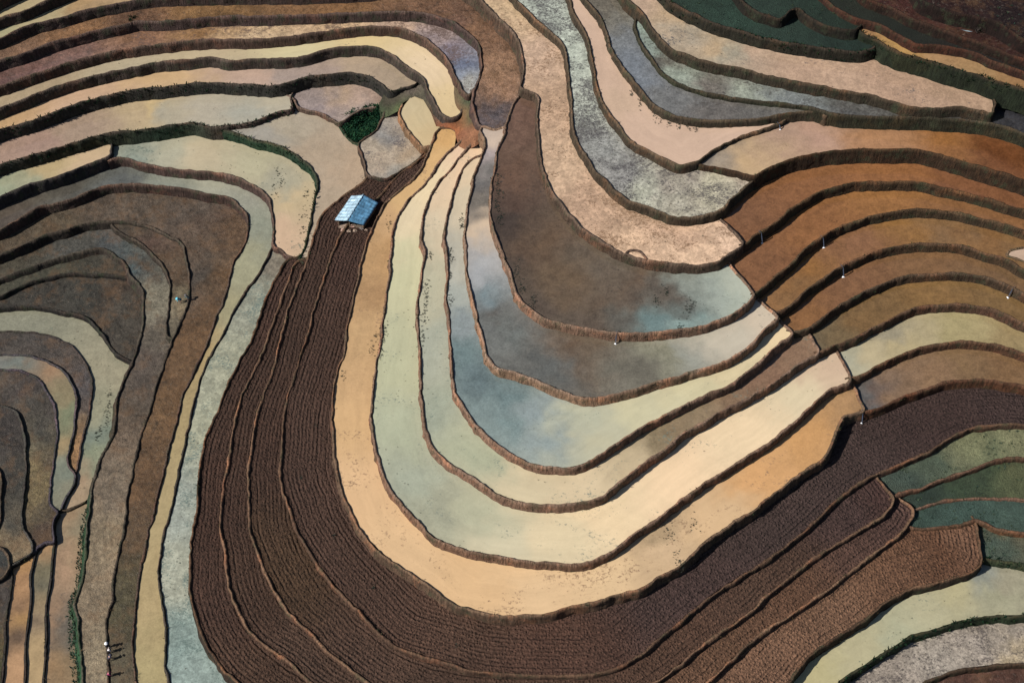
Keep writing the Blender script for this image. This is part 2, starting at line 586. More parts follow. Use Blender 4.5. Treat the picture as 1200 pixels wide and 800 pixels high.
def key_name(kind):
    return {'water': 'flooded', 'mud': 'muddy', 'plough': 'ploughed', 'grass': 'grassy'}[kind]

# ------------------------------------------------------------------ the terraces, highest first (survey points read off the photograph)
C, HD = 'c', 'h'
# --- far slope at the upper right; darkening towards the corner is partly in the colours
terrace('T', 36.8, [(C, [(1060,-40),(1080,-2),(1110,12),(1140,18),(1170,27),(1200,45),(1260,75)]), (HD, [(1300,-80),(1060,-80)])],
  'mud', [(1150,0,(44,25,24)),(1200,20,(36,22,22)),(1120,2,(52,30,26))], 'blackish maroon terrace in the upper right corner, highest of the slope', bank='2a1a16', crest='38261e', drop=3.5)
terrace('O', 34.5, [(C, [(985,-40),(1017,-2),(1044,9),(1068,21),(1095,31),(1122,42),(1143,48),(1170,58),(1200,69),(1270,100)]), (HD, [(1320,-80),(985,-80)])],
  'mud', [(1050,0,(74,43,39)),(1110,25,(74,44,40)),(1150,35,(65,39,35)),(1190,55,(60,36,34)),(1130,20,(76,48,24))], 'dark maroon bare terrace directly above the small tin shed', bank='35241c', crest='55382a', drop=3.2)
terrace('N', 33.0, [(C, [(935,-40),(966,-2),(981,9),(1002,21),(1017,25),(1035,31),(1056,42),(1077,52),(1110,55),(1140,61),(1170,73),(1200,84),(1270,112)]), (HD, [(1320,-80),(930,-80)])],
  'grass', [(990,5,(35,39,31)),(1060,35,(30,34,28)),(1120,48,(34,31,28)),(1190,75,(33,27,26))], 'narrow dark terrace with the tin shed and bare sapling on it', bank='4a2f24', crest='5c3d2c', drop=3.0)
terrace('M', 32.1, [(C, [(850,-40),(862,-8),(870,2),(879,9),(900,18),(915,21),(927,12),(936,10),(945,18),(960,27),(981,33),(999,35),(1010,30),(1018,22)]), (HD, [(1000,-60),(850,-70)])],
  'grass', [(900,5,(42,58,49)),(950,10,(36,52,43)),(990,25,(31,44,36))], 'dark green terrace at the top edge, above the brown notched bank', bank='2e2a22', crest='473a2e', drop=2.8)
terrace('K', 31.7, [(C, [(1016,17),(1008,26),(1006,33),(1010,39),(1025,45),(1040,54),(1055,62),(1087,71),(1117,80),(1150,89),(1175,97),(1200,105),(1270,132)]), (HD, [(1320,30),(1040,-5)])],
  'water', [(1015,35,(160,124,86)),(1060,55,(180,143,88)),(1110,70,(171,136,97)),(1150,85,(169,137,96)),(1200,100,(152,116,79))], 'thin ochre flooded strip below the tin shed', bank='2c3524', crest='4f4030', drop=4.2, speck=0.15, spcol='57483c', green=True)
terrace('J', 30.5, [(C, [(750,-45),(770,-15),(784,0),(800,10),(815,17),(835,27),(862,35),(880,40),(900,45),(937,52),(975,58),(1012,60),(1030,52)]), (HD, [(1040,40),(1000,10),(900,-60),(760,-70)])],
  'grass', [(800,-5,(40,57,47)),(860,20,(43,63,53)),(920,38,(42,58,50)),(980,48,(32,48,42))], 'dark green overgrown terrace just above the long peach paddy', bank='343126', crest='54463a', drop=2.9, green=True)
terrace('I', 28.6, [(C, [(700,-50),(722,-20),(737,0),(750,12),(760,27),(770,40),(780,51),(790,59),(805,65),(825,72),(850,77),(875,82),(900,89),(925,94),(962,101),(1000,108),(1025,113),(1050,120),(1070,126),(1095,127),(1125,126),(1150,130),(1162,132),(1166,124),(1162,110),(1150,100)]), (HD, [(1120,70),(1000,30),(800,-50),(720,-80)])],
  'water', [(760,10,(197,169,142)),(800,35,(172,161,140)),(790,20,(191,165,131)),(850,58,(167,161,140)),(830,50,(193,167,131)),(880,60,(194,166,140)),(950,85,(196,165,137)),(1050,105,(187,156,129)),(1120,118,(179,150,123))], 'long peach flooded paddy tapering to a blunt end at the upper right', bank='4c4234', crest='6e5a46', drop=3.8, speck=0.28, spcol='4c5056')
terrace('H2', 26.9, [(C, [(752,15),(745,22),(744,30),(745,37),(750,50),(760,65),(772,80),(785,92),(800,100),(817,106),(835,110),(862,115),(900,119),(925,122),(950,126),(965,130),(985,134),(1020,136),(1060,137),(1110,139),(1160,144),(1200,156),(1270,185)]), (HD, [(1290,120),(1150,90),(900,60),(780,20)])],
  'water', [(747,35,(151,165,150)),(765,60,(147,159,146)),(800,92,(159,168,150)),(785,70,(110,103,92)),(830,95,(124,115,104)),(880,113,(165,171,152)),(860,100,(128,126,115)),(930,117,(129,134,131)),(1000,128,(98,97,92)),(1080,131,(76,74,67)),(1180,132,(60,60,63))], 'slim silver blue strip right under the bank of the long peach paddy', bank='3f3d2c', crest='5f5444', drop=4.2, speck=0.5, spcol='4a4440')
terrace('H1', 26.3, [(C, [(655,-50),(672,-20),(686,0),(700,17),(710,35),(715,55),(725,72),(740,92),(755,110),(770,125),(790,135),(812,140),(837,141),(870,140),(895,138),(920,133),(945,131),(962,131),(968,136),(973,128)]), (HD, [(960,100),(800,60),(740,-10),(700,-80)])],
  'water', [(700,10,(114,107,92)),(712,25,(126,122,109)),(725,50,(129,132,131)),(745,90,(128,134,138)),(780,120,(119,119,115)),(840,130,(112,107,100)),(900,132,(110,107,100)),(950,126,(103,97,84))], 'slate blue curved strip between the silver strip and a peach paddy', bank='54493a', crest='7a6650', drop=3.2, speck=0.35, spcol='565049')
terrace('D', 25.1, [(C, [(640,-50),(655,-25),(667,0),(672,15),(687,40),(692,60),(696,82),(702,110),(712,130),(725,147),(740,165),(762,177),(785,190),(800,194),(815,190),(837,176),(862,163),(890,153),(912,145),(925,138)]), (HD, [(930,110),(800,100),(720,10),(690,-80)])],
  'water', [(680,20,(212,182,156)),(700,80,(209,179,153)),(760,160,(212,182,156)),(850,155,(213,183,157)),(725,120,(204,176,148))], 'smooth peach paddy widening to a broad pointed foot, right of the grey stubble strip', bank='57493a', crest='846c54', drop=3.4, speck=0.06, spcol='5c5046')
terrace('E', 24.6, [(C, [(812,186),(818,192),(832,195),(850,199),(870,203),(884,206),(892,202),(900,197),(925,187),(962,179),(1000,175),(1037,175),(1080,176),(1112,184),(1150,196),(1175,203),(1200,211),(1270,240)]), (HD, [(1290,140),(1100,110),(950,100),(840,150)])],
  'water', [(823,185,(83,82,83)),(832,188,(181,165,141)),(880,190,(202,172,130)),(950,160,(188,153,129)),(1020,160,(171,128,91)),(1100,160,(153,105,60)),(1180,180,(110,68,39)),(920,150,(171,143,121))], 'tan paddy turning rust brown, uppermost of the brown terraces on the right', bank='4c3827', crest='6a4d34', drop=3.4, speck=0.16, spcol='6b5240')
terrace('C', 23.7, [(C, [(565,-50),(588,-22),(605,0),(625,20),(645,37),(659,50),(664,67),(666,90),(669,112),(670,135),(672,155),(680,172),(690,187),(698,201),(707,210),(722,225),(735,234),(752,240),(770,247),(790,254),(812,255),(830,251),(845,246),(860,231),(875,218),(886,208),(895,200)]), (HD, [(900,170),(760,100),(720,0),(680,-80),(580,-80)])],
  'water', [(640,15,(186,192,175)),(665,60,(194,201,182)),(680,120,(194,198,180)),(690,180,(155,155,147)),(720,200,(152,150,143)),(750,220,(194,194,171)),(800,210,(169,159,143)),(830,220,(199,192,163)),(870,208,(185,170,149))], 'grey white stubble paddy winding between two peach paddies', bank='5c4d3c', crest='86705a', drop=3.2, speck=0.62, spcol='55504f', spscale=1.3)
terrace('B', 22.2, [(C, [(520,-45),(540,-20),(562,-3),(575,12),(590,27),(600,37),(607,47),(611,62),(614,77),(612,92),(611,103),(618,106),(627,110),(631,117),(629,137),(631,160),(632,180),(637,200),(645,220),(655,237),(670,255),(682,267),(700,280),(717,290),(735,299),(752,304),(775,307),(800,310),(825,310),(840,307),(852,301),(862,293),(872,285),(866,277),(855,264),(843,253),(838,247)]), (HD, [(830,200),(700,100),(650,0),(600,-80)])],
  'water', [(590,5,(211,182,143)),(625,60,(210,179,150)),(640,120,(198,166,135)),(650,200,(211,180,147)),(690,240,(200,167,137)),(730,250,(196,164,134)),(740,285,(229,194,158)),(800,295,(231,197,162)),(860,280,(227,194,162)),(790,275,(209,174,143))], 'pale peach stubble paddy curling round the dark brown pool', bank='6d5848', crest='8e7664', drop=3.0, speck=0.5, spcol='87694f', spscale=1.25)
terrace('F1', 22.0, [(C, [(866,288),(874,286),(885,277),(900,267),(915,256),(932,242),(950,231),(975,221),(1000,215),(1025,213),(1055,213),(1080,214),(1105,221),(1137,227),(1162,234),(1200,246),(1270,270)]), (HD, [(1290,170),(1100,140),(950,160),(870,200),(832,245)])],
  'water', [(860,270,(136,94,62)),(870,255,(125,89,62)),(950,210,(141,97,62)),(1050,195,(149,102,63)),(1150,210,(126,85,57))], 'rust brown flooded terrace, second down on the right slope, beside pale peach paddy', bank='55422f', crest='77583c', drop=3.0, speck=0.14, spcol='5c4028')
terrace('U6', 20.6, [(C, [(628,104),(618,103),(610,106),(605,115),(599,127),(590,155),(582,175),(579,200),(575,220),(574,242),(577,265),(587,292),(597,317),(602,335),(610,352),(622,362),(637,372),(662,380),(687,385),(712,388),(737,390),(762,390),(787,388),(812,385),(835,379),(852,372),(870,360),(885,346),(879,336),(866,320),(856,307),(850,300)]), (HD, [(800,250),(700,200),(660,130)])],
  'water', [(612,140,(116,90,74)),(600,200,(108,84,67)),(606,235,(88,70,58)),(588,260,(72,62,54)),(605,320,(82,72,62)),(640,290,(106,86,66)),(660,320,(108,90,69)),(680,345,(104,87,68)),(740,330,(107,89,71)),(715,355,(104,88,71)),(745,350,(98,84,70)),(775,340,(92,80,68)),(790,358,(96,96,88)),(812,345,(142,150,139)),(830,350,(170,178,163)),(870,330,(184,188,168)),(860,350,(176,183,165)),(800,374,(146,168,160)),(770,381,(112,134,131)),(735,384,(97,92,82)),(700,380,(96,83,70)),(650,360,(92,80,68)),(620,300,(98,80,64))], 'dark brown pool narrowing to a point, milky at its right end', bank='8a6c58', crest='a88a74', drop=2.6, speck=0.22, spcol='3d3a36')
terrace('F2', 20.4, [(C, [(879,346),(888,342),(900,332),(915,320),(932,305),(950,288),(965,277),(985,266),(1012,256),(1045,249),(1075,246),(1105,247),(1132,251),(1162,259),(1200,270),(1270,300)]), (HD, [(1290,200),(1050,180),(920,220),(860,270),(847,303)])],
  'water', [(900,320,(131,92,62)),(885,315,(128,90,61)),(950,270,(146,101,63)),(1050,235,(153,108,64)),(1150,245,(135,96,62))], 'rust brown flooded terrace, third down on the right slope, beside the pool', bank='5a4835', crest='7c5f44', drop=2.8, speck=0.14, spcol='5c4028')
terrace('U5', 19.1, [(C, [(593,147),(578,151),(565,147),(562,152),(567,163),(565,180),(557,200),(551,220),(547,242),(545,267),(545,295),(547,320),(552,345),(557,365),(565,395),(571,418),(582,431),(600,435),(615,440),(627,445),(642,452),(662,460),(682,465),(705,465),(725,461),(750,455),(775,447),(800,440),(825,432),(845,425),(862,418),(875,408),(887,398),(900,384),(912,371),(905,363),(892,352),(884,343)]), (HD, [(840,330),(700,340),(620,300),(600,180)])],
  'water', [(575,165,(210,190,167)),(572,185,(176,163,159)),(570,215,(100,99,96)),(562,205,(121,118,111)),(566,240,(114,108,98)),(568,265,(217,194,164)),(575,300,(177,177,173)),(562,320,(170,172,170)),(580,350,(126,141,142)),(600,390,(111,115,109)),(590,370,(95,90,82)),(640,430,(97,99,94)),(690,410,(111,96,78)),(670,400,(109,90,71)),(740,430,(108,104,91)),(780,415,(135,132,109)),(800,415,(161,162,148)),(850,400,(204,194,171)),(890,375,(213,197,171))], 'murky grey pool ringing the brown pool, cream at its right tip', bank='98785f', crest='b39680', drop=2.5, speck=0.1, spcol='4c5252')
terrace('F3', 18.9, [(C, [(905,368),(914,366),(930,355),(945,342),(965,327),(987,312),(1007,302),(1037,292),(1070,287),(1090,286),(1115,286),(1140,291),(1162,299),(1180,304),(1200,316),(1270,345)]), (HD, [(1290,240),(1050,220),(930,280),(880,330),(883,345)])],
  'water', [(915,355,(144,106,68)),(940,320,(150,107,61)),(925,345,(130,98,64)),(1000,290,(136,98,69)),(1060,270,(146,107,62)),(1110,270,(131,102,70)),(1185,300,(131,100,65)),(1150,280,(133,98,61))], 'amber brown flooded terrace, fourth down on the right slope, between two spouts', bank='5c4834', crest='7c5f48', drop=2.8, speck=0.14, spcol='5c4530')
terrace('FB', 19.05, [(C, [(1240,318),(1215,312),(1200,306),(1188,302),(1180,299),(1182,294),(1192,291),(1205,289),(1240,286)]), (HD, [(1260,300)])],
  'water', [(1190,297,(201,175,150)),(1200,297,(196,167,141))], 'tiny cream puddle plot at the right edge within brown terraces', bank='8a6c50', crest='8f7458', drop=0.5, bund=0.12)
terrace('U4', 17.6, [(C, [(573,177),(562,181),(550,187),(543,195),(539,204),(532,220),(526,242),(521,270),(521,295),(524,317),(522,340),(524,362),(527,400),(529,432),(532,455),(542,475),(557,497),(575,515),(600,532),(617,542),(637,547),(662,548),(682,544),(700,535),(720,522),(740,510),(760,497),(785,485),(807,472),(830,462),(850,454),(870,442),(885,430),(900,416),(914,403),(929,390),(922,382),(913,372),(906,366)]), (HD, [(880,360),(700,420),(600,380),(570,280)])],
  'water', [(552,195,(229,205,168)),(545,225,(211,196,165)),(535,300,(187,183,164)),(535,350,(172,177,165)),(550,420,(111,129,127)),(545,390,(144,153,151)),(570,440,(102,117,117)),(600,500,(127,145,141)),(630,480,(145,157,154)),(600,460,(111,129,127)),(640,520,(149,161,156)),(690,520,(200,194,161)),(680,490,(193,193,165)),(740,490,(209,202,164)),(800,460,(215,205,164)),(860,430,(219,203,161)),(915,385,(237,212,166))], 'teal to lime cream pool, fourth ring down from the stubble paddy on the central spur', bank='8c6c58', crest='a88a74', drop=2.5, speck=0.18, spcol='5a6a6a')
terrace('F4', 17.4, [(C, [(921,387),(932,389),(947,386),(962,375),(982,360),(1005,346),(1030,335),(1055,326),(1080,322),(1107,320),(1137,321),(1162,327),(1187,337),(1200,345),(1270,378)]), (HD, [(1290,270),(1050,250),(940,310),(900,350),(904,368)])],
  'water', [(940,370,(137,98,62)),(970,350,(133,96,66)),(1000,330,(128,93,65)),(1080,305,(128,96,65)),(1180,325,(118,92,64))], 'brown flooded terrace, fifth down on the right slope, orange towards its left corner', bank='5c4836', crest='7a6450', drop=2.6, speck=0.04, spcol='5c4535')
terrace('U3', 16.2, [(C, [(571,157),(560,161),(545,175),(535,187),(525,201),(512,215),(500,237),(495,257),(494,282),(496,295),(494,312),(491,337),(489,357),(488,375),(491,400),(492,437),(494,470),(497,497),(505,522),(517,535),(537,550),(557,562),(575,575),(600,585),(620,590),(650,592),(675,591),(700,585),(717,575),(732,561),(752,545),(775,530),(800,510),(825,495),(850,480),(875,467),(900,453),(920,440),(945,422),(960,412),(955,400),(949,389),(945,380)]), (HD, [(900,380),(700,480),(580,420),(550,280)])],
  'water', [(545,180,(237,204,165)),(520,220,(227,202,166)),(508,270,(213,197,165)),(505,340,(190,186,157)),(510,400,(175,178,157)),(515,480,(164,170,148)),(560,530,(179,182,151)),(620,570,(218,202,164)),(700,565,(224,203,164)),(735,535,(203,184,147)),(755,515,(143,127,98)),(780,505,(138,119,92)),(850,450,(134,109,85)),(900,430,(134,105,83)),(940,400,(143,115,90))], 'ring of pale green water whose right arm is brown mud, next outside the teal pool', bank='8c6c58', crest='a88a74', drop=2.6, speck=0.3, spcol='7a8578')
terrace('F5', 16.0, [(C, [(954,414),(964,411),(980,405),(1000,397),(1012,390),(1035,379),(1060,367),(1080,360),(1100,357),(1137,357),(1162,362),(1182,370),(1200,379),(1270,405)]), (HD, [(1290,310),(1050,290),(950,350),(938,382)])],
  'water', [(958,398,(107,96,74)),(975,395,(117,98,69)),(1010,375,(126,98,63)),(1080,345,(135,104,64)),(1180,355,(123,97,62))], 'dull brown terrace just above the cream green paddy on the right', bank='6c4f3e', crest='84664e', drop=2.6)
terrace('U2', 14.7, [(C, [(551,156),(540,164),(525,177),(513,190),(507,201),(497,215),(480,232),(467,250),(460,267),(459,287),(456,312),(452,342),(449,370),(445,400),(440,430),(436,462),(435,490),(437,512),(442,535),(450,560),(462,580),(476,598),(490,612),(505,627),(525,637),(550,646),(575,651),(600,656),(637,660),(670,661),(692,658),(712,650),(735,633),(760,616),(785,598),(800,585),(825,567),(850,552),(875,537),(900,520),(925,500),(950,478),(970,459),(998,446),(992,430),(983,414),(978,405)]), (HD, [(940,400),(700,530),(540,500),(510,300)])],
  'water', [(530,175,(238,204,169)),(505,210,(233,213,171)),(480,250,(230,212,173)),(470,330,(206,203,162)),(465,420,(191,191,155)),(460,500,(181,185,155)),(480,560,(170,175,152)),(520,600,(167,167,142)),(560,600,(186,185,154)),(600,640,(216,205,170)),(650,630,(230,211,170)),(720,610,(241,215,171)),(800,560,(247,216,173)),(880,510,(241,215,173)),(930,470,(226,209,171)),(975,440,(210,183,153))], 'broad cream water ring, greenish grey on its left arm, just inside the outermost peach ring', bank='84644f', crest='a58670', drop=2.7, speck=0.28, spcol='7d8478')
terrace('F6', 14.5, [(C, [(990,444),(1001,442),(1012,438),(1025,431),(1045,421),(1075,410),(1100,403),(1125,400),(1150,401),(1175,406),(1200,414),(1270,440)]), (HD, [(1290,350),(1050,330),(975,380),(972,408)])],
  'water', [(990,425,(178,176,151)),(1020,415,(193,178,140)),(1050,400,(185,169,127)),(1033,390,(154,146,123)),(1120,385,(170,157,113)),(1180,395,(156,136,96))], 'pale cream green paddy among the brown terraces on the right slope', bank='704f3a', crest='85644c', drop=2.6)
terrace('U1', 13.3, [(C, [(536,153),(525,148),(515,150),(506,165),(498,185),(491,199),(480,212),(462,227),(450,240),(440,257),(432,275),(425,300),(417,330),(412,355),(407,380),(404,400),(402,415),(394,437),(390,457),(389,482),(390,512),(391,532),(394,552),(400,575),(409,597),(420,620),(435,637),(455,655),(480,672),(505,690),(525,705),(550,715),(575,720),(600,722),(637,720),(670,712),(700,705),(725,697),(750,690),(775,675),(797,664),(817,647),(832,632),(850,619),(870,606),(884,598),(900,585),(925,566),(950,548),(967,535),(975,520),(982,502),(990,490),(1000,485),(1013,481),(1007,465),(1001,449),(996,440)]), (HD, [(960,440),(700,600),(480,540),(470,320),(530,190)])],
  'water', [(520,158,(214,171,112)),(505,190,(219,180,124)),(480,225,(219,182,128)),(450,260,(201,165,120)),(440,300,(189,152,106)),(430,350,(175,140,99)),(425,390,(200,165,119)),(415,440,(203,167,121)),(410,500,(217,179,129)),(420,580,(226,188,141)),(470,650,(228,192,145)),(560,690,(228,190,141)),(650,700,(230,196,150)),(720,670,(230,198,152)),(790,640,(219,188,147)),(783,627,(165,143,110)),(840,600,(222,188,143)),(900,550,(217,168,113)),(950,510,(205,157,102)),(985,470,(183,145,102)),(990,455,(125,97,65))], 'outermost peach ring of the central spur, bordering the ploughed soil', bank='6a5342', crest='9a7c62', drop=3.4, speck=0.36, spcol='9a7c60')
terrace('F7', 13.1, [(C, [(1004,484),(1015,482),(1032,478),(1055,468),(1075,460),(1095,452),(1112,447),(1132,445),(1162,446),(1187,450),(1200,453),(1270,478)]), (HD, [(1290,390),(1050,370),(985,420),(990,445)])],
  'water', [(1008,460,(93,91,85)),(1018,475,(100,102,100)),(1025,462,(112,93,81)),(1050,455,(139,112,85)),(1085,435,(141,112,83)),(1120,425,(130,104,73)),(1180,435,(128,99,68))], 'brown flooded terrace, lowest of the right slope, above purple ploughed soil', bank='704a34', crest='86614a', drop=2.8)
# --- ploughed belt
terrace('P1', 11.5, [(C, [(500,180),(488,189),(472,200),(457,214),(445,228),(425,248),(402,268),(390,292),(382,315),(375,337),(367,365),(360,390),(352,415),(345,437),(337,462),(332,487),(329,525),(327,550),(331,575),(339,597),(345,617),(355,635),(367,655),(382,675),(397,692),(412,707),(430,727),(442,740),(460,755),(475,762),(500,770),(525,777),(550,785),(575,789),(600,791),(630,792),(662,792),(687,792),(712,786),(735,777),(755,765),(772,750),(790,735),(805,722),(825,705),(850,687),(875,672),(900,657),(925,637),(950,617),(975,592),(1000,572),(1025,557),(1040,551),(1062,542),(1087,530),(1107,517),(1125,507),(1150,500),(1177,497),(1200,498),(1270,512)]), (HD, [(1290,430),(1050,430),(950,500),(600,650),(440,560),(450,300),(520,200)])],
  'plough', [(470,210,(86,66,57)),(430,280,(78,58,50)),(380,400,(78,59,50)),(360,520,(80,61,52)),(420,680,(86,66,56)),(550,750,(93,71,59)),(650,760,(95,70,59)),(800,680,(80,64,61)),(900,620,(79,65,62)),(1000,540,(78,64,61)),(1100,490,(76,60,57)),(1190,475,(72,58,56))], 'innermost ploughed terrace, running from the blue roofed hut round the peach ring', bank='6d5242', crest='8a6a52', drop=1.8)
terrace('P2', 10.8, [(C, [(446,200),(433,203),(425,212),(400,230),(382,245),(370,265),(364,285),(358,307),(350,327),(340,355),(332,380),(327,400),(320,430),(310,457),(300,487),(294,520),(290,550),(291,575),(291,600),(292,620),(300,645),(310,670),(322,692),(335,712),(350,730),(365,742),(377,757),(395,772),(412,785),(432,800),(480,822),(560,838),(650,838),(720,822),(752,808),(772,797),(795,780),(820,760),(842,744),(862,730),(887,711),(900,697),(925,678),(950,658),(975,642),(1000,627),(1020,615),(1037,602),(1048,585),(1040,573),(1031,561),(1026,552)]), (HD, [(980,560),(600,720),(400,600),(400,400),(440,250),(480,190)])],
  'plough', [(420,230,(78,58,49)),(350,370,(73,55,46)),(310,520,(74,55,46)),(330,670,(82,63,47)),(430,770,(89,69,58)),(800,750,(95,72,59)),(900,670,(93,72,60)),(1000,600,(81,64,61)),(1030,575,(78,58,54))], 'second ploughed terrace from the peach ring, passing left under the hut', bank='745645', crest='a07c60', drop=1.8)
terrace('P3', 10.1, [(C, [(363,300),(350,304),(342,313),(335,335),(325,360),(315,387),(310,403),(300,427),(287,455),(277,480),(272,507),(267,537),(261,570),(258,600),(257,620),(262,645),(265,670),(270,695),(277,712),(287,732),(300,748),(315,760),(332,770),(347,782),(360,795),(390,815),(450,845),(560,868),(660,868),(740,850),(800,820),(832,797),(850,780),(870,762),(900,738),(925,722),(950,705),(975,688),(1000,668),(1020,653),(1040,638),(1057,625),(1066,614),(1072,598),(1059,587),(1046,578)]), (HD, [(1000,590),(600,760),(330,620),(340,400),(375,300)])],
  'plough', [(340,340,(72,54,45)),(290,480,(73,55,46)),(275,600,(74,55,46)),(290,690,(78,59,48)),(350,780,(87,68,57)),(850,770,(118,90,71)),(930,700,(112,84,66)),(1000,650,(99,76,67)),(1050,605,(90,69,63))], 'third ploughed terrace from the peach ring, between two thin tan bunds', bank='745645', crest='a07c60', drop=1.8)
terrace('P4', 9.4, [(C, [(360,297),(348,300),(338,303),(325,320),(312,345),(301,377),(293,400),(282,420),(267,447),(255,480),(242,507),(235,537),(231,565),(229,600),(224,630),(222,662),(222,695),(227,717),(237,745),(250,767),(265,787),(282,802),(320,830),(400,870),(540,905),(700,905),(800,880),(880,835),(925,800),(932,791),(950,769),(975,751),(1000,736),(1020,721),(1040,704),(1060,694),(1085,686),(1112,679),(1140,670),(1151,657),(1148,632),(1145,614),(1139,604)]), (HD, [(1060,590),(1000,620),(600,800),(300,640),(320,400),(368,310)])],
  'plough', [(320,340,(76,56,48)),(270,480,(73,55,46)),(245,600,(75,55,46)),(245,700,(78,58,49)),(290,780,(84,64,52)),(900,780,(132,102,82)),(980,720,(135,105,84)),(1050,680,(125,94,73)),(1100,650,(110,79,59)),(1130,640,(129,98,78))], 'outermost ploughed terrace, warm brown and squared off at its right end', bank='46382c', crest='8c6a50', drop=3.2)
# --- green and pale plots at the lower right
terrace('Q1', 10.6, [(C, [(1041,586),(1048,583),(1057,578),(1080,572),(1100,563),(1125,555),(1150,546),(1172,538),(1200,537),(1270,545)]), (HD, [(1290,480),(1150,480),(1060,525),(1014,552),(1033,575)])],
  'grass', [(1050,562,(69,80,72)),(1090,545,(80,90,76)),(1110,525,(118,116,90)),(1135,512,(134,131,98)),(1160,530,(104,107,81)),(1180,515,(138,133,101))], 'olive green plot just below the purple ploughed soil, its right half straw coloured', bank='70503c', crest='93705a', drop=1.8)
terrace('Q2', 9.9, [(C, [(1062,598),(1073,597),(1090,591),(1112,586),(1137,584),(1170,584),(1200,586),(1270,596)]), (HD, [(1290,525),(1150,520),(1045,560),(1040,582)])],
  'grass', [(1080,585,(49,61,54)),(1120,570,(59,71,53)),(1150,560,(61,72,55)),(1190,560,(102,101,71)),(1170,555,(65,78,55))], 'dark green plot between olive plot and teal green plot', bank='785848', crest='9a7862', drop=1.6)
terrace('Q3', 9.7, [(C, [(1052,613),(1063,617),(1080,619),(1110,617),(1130,614),(1146,610),(1158,615),(1170,620),(1200,625),(1270,635)]), (HD, [(1290,575),(1100,570),(1050,595)])],
  'grass', [(1080,605,(60,76,68)),(1130,600,(68,86,78)),(1180,605,(71,87,78))], 'teal green plot bordering the squared end of the ploughed belt', bank='7a583e', crest='866650', drop=1.8)
terrace('Q4', 8.9, [(C, [(1143,652),(1152,654),(1170,657),(1200,662),(1270,675)]), (HD, [(1290,610),(1150,600),(1130,630)])],
  'grass', [(1160,640,(71,87,78)),(1190,645,(75,90,80)),(1170,622,(110,98,76)),(1200,632,(109,96,75))], 'small grey green plot right of the squared ploughed end', bank='445038', crest='4c4c38', drop=1.8, green=True)
terrace('R1', 7.8, [(C, [(880,900),(930,845),(960,820),(987,800),(1007,785),(1030,770),(1050,757),(1070,745),(1090,740),(1112,732),(1137,726),(1165,722),(1200,721),(1270,722)]), (HD, [(1290,650),(1120,630),(1000,710),(880,820)])],
  'water', [(960,790,(192,182,136)),(1000,765,(185,177,140)),(1050,740,(178,177,145)),(1080,715,(186,180,145)),(1130,695,(186,177,136)),(1180,700,(166,163,132)),(1160,675,(140,145,136)),(1190,685,(160,153,127))], 'pale lime paddy beneath the outermost ploughed terrace at the lower right', bank='34442c', crest='4f4c38', drop=2.8, speck=0.2, spcol='5a6a60', green=True)
terrace('R2', 6.2, [(C, [(1000,880),(1050,830),(1087,800),(1107,791),(1125,785),(1150,781),(1175,779),(1200,778),(1270,778)]), (HD, [(1290,700),(1100,690),(960,790),(920,860)])],
  'water', [(1050,790,(168,156,140)),(1100,765,(170,160,144)),(1150,755,(170,159,144)),(1190,770,(184,166,132)),(1190,745,(160,150,136))], 'speckled grey stubble paddy at the lower right corner', bank='54402f', crest='6c5846', drop=2.4, speck=0.6, spcol='58504c', spscale=1.3)
terrace('R3', 5.2, [(C, [(1060,920),(1280,900)]), (HD, [(1290,740),(1080,760),(1010,850)])],
  'mud', [(1150,790,(93,66,56)),(1200,790,(93,66,56))], 'brown muddy sliver at the very bottom right corner', bank='4a382c')
# --- upper left slope; colours hold dark mud and the view's darkening to the left
terrace('AZ', 23.9, [(C, [(-80,35),(-20,8),(5,-4),(40,-20)]), (HD, [(40,-90),(-120,-90)])],
  'mud', [(0,-10,(106,85,72))], 'topmost terrace cut by the upper left corner, only its dark bank in view', bank='54443e', drop=3.4)
terrace('A0', 22.0, [(C, [(-80,50),(-20,29),(0,21),(30,12),(55,1),(90,-14),(130,-30)]), (HD, [(130,-90),(-120,-90),(-120,0)])],
  'water', [(10,14,(185,168,129)),(40,2,(185,168,129))], 'short grey cream paddy crossing the upper left corner', bank='54443e', drop=3.2)
terrace('A1', 20.2, [(C, [(-80,70),(-20,51),(0,45),(32,31),(75,20),(112,9),(145,3),(160,0),(200,-4),(300,-6),(400,-8),(460,-14),(520,-40)]), (HD, [(520,-90),(-120,-90),(-120,20)])],
  'water', [(10,36,(176,169,131)),(50,18,(184,169,131)),(100,6,(174,145,106))], 'pale paddy at the top left, second down from the corner', bank='5f4d46', crest='7c665a', drop=3.2)
terrace('A2', 18.4, [(C, [(-80,98),(-20,78),(0,71),(25,64),(50,54),(75,46),(112,36),(150,28),(157,25),(175,25),(200,24),(240,21),(275,19),(300,19),(337,18),(375,17),(425,15),(462,14),(487,14),(512,19),(532,27),(550,40),(560,52),(564,72),(560,95),(553,110),(554,125),(558,138),(562,147),(575,151),(591,152)]), (HD, [(640,100),(600,-80),(-120,-90),(-120,40)])],
  'mud', [(0,66,(148,117,94)),(100,45,(148,112,79)),(155,22,(122,92,72)),(240,15,(150,116,76)),(400,8,(141,106,72)),(500,5,(136,104,80)),(530,18,(124,96,80)),(560,30,(143,110,85)),(580,40,(147,114,90)),(590,80,(168,134,106)),(590,105,(184,147,120)),(575,112,(168,134,108)),(582,132,(93,90,96)),(570,135,(96,92,98))], 'long brown mud terrace along the top, bending down to a blue grey puddle', bank='64504a', crest='7f685c', drop=3.2)
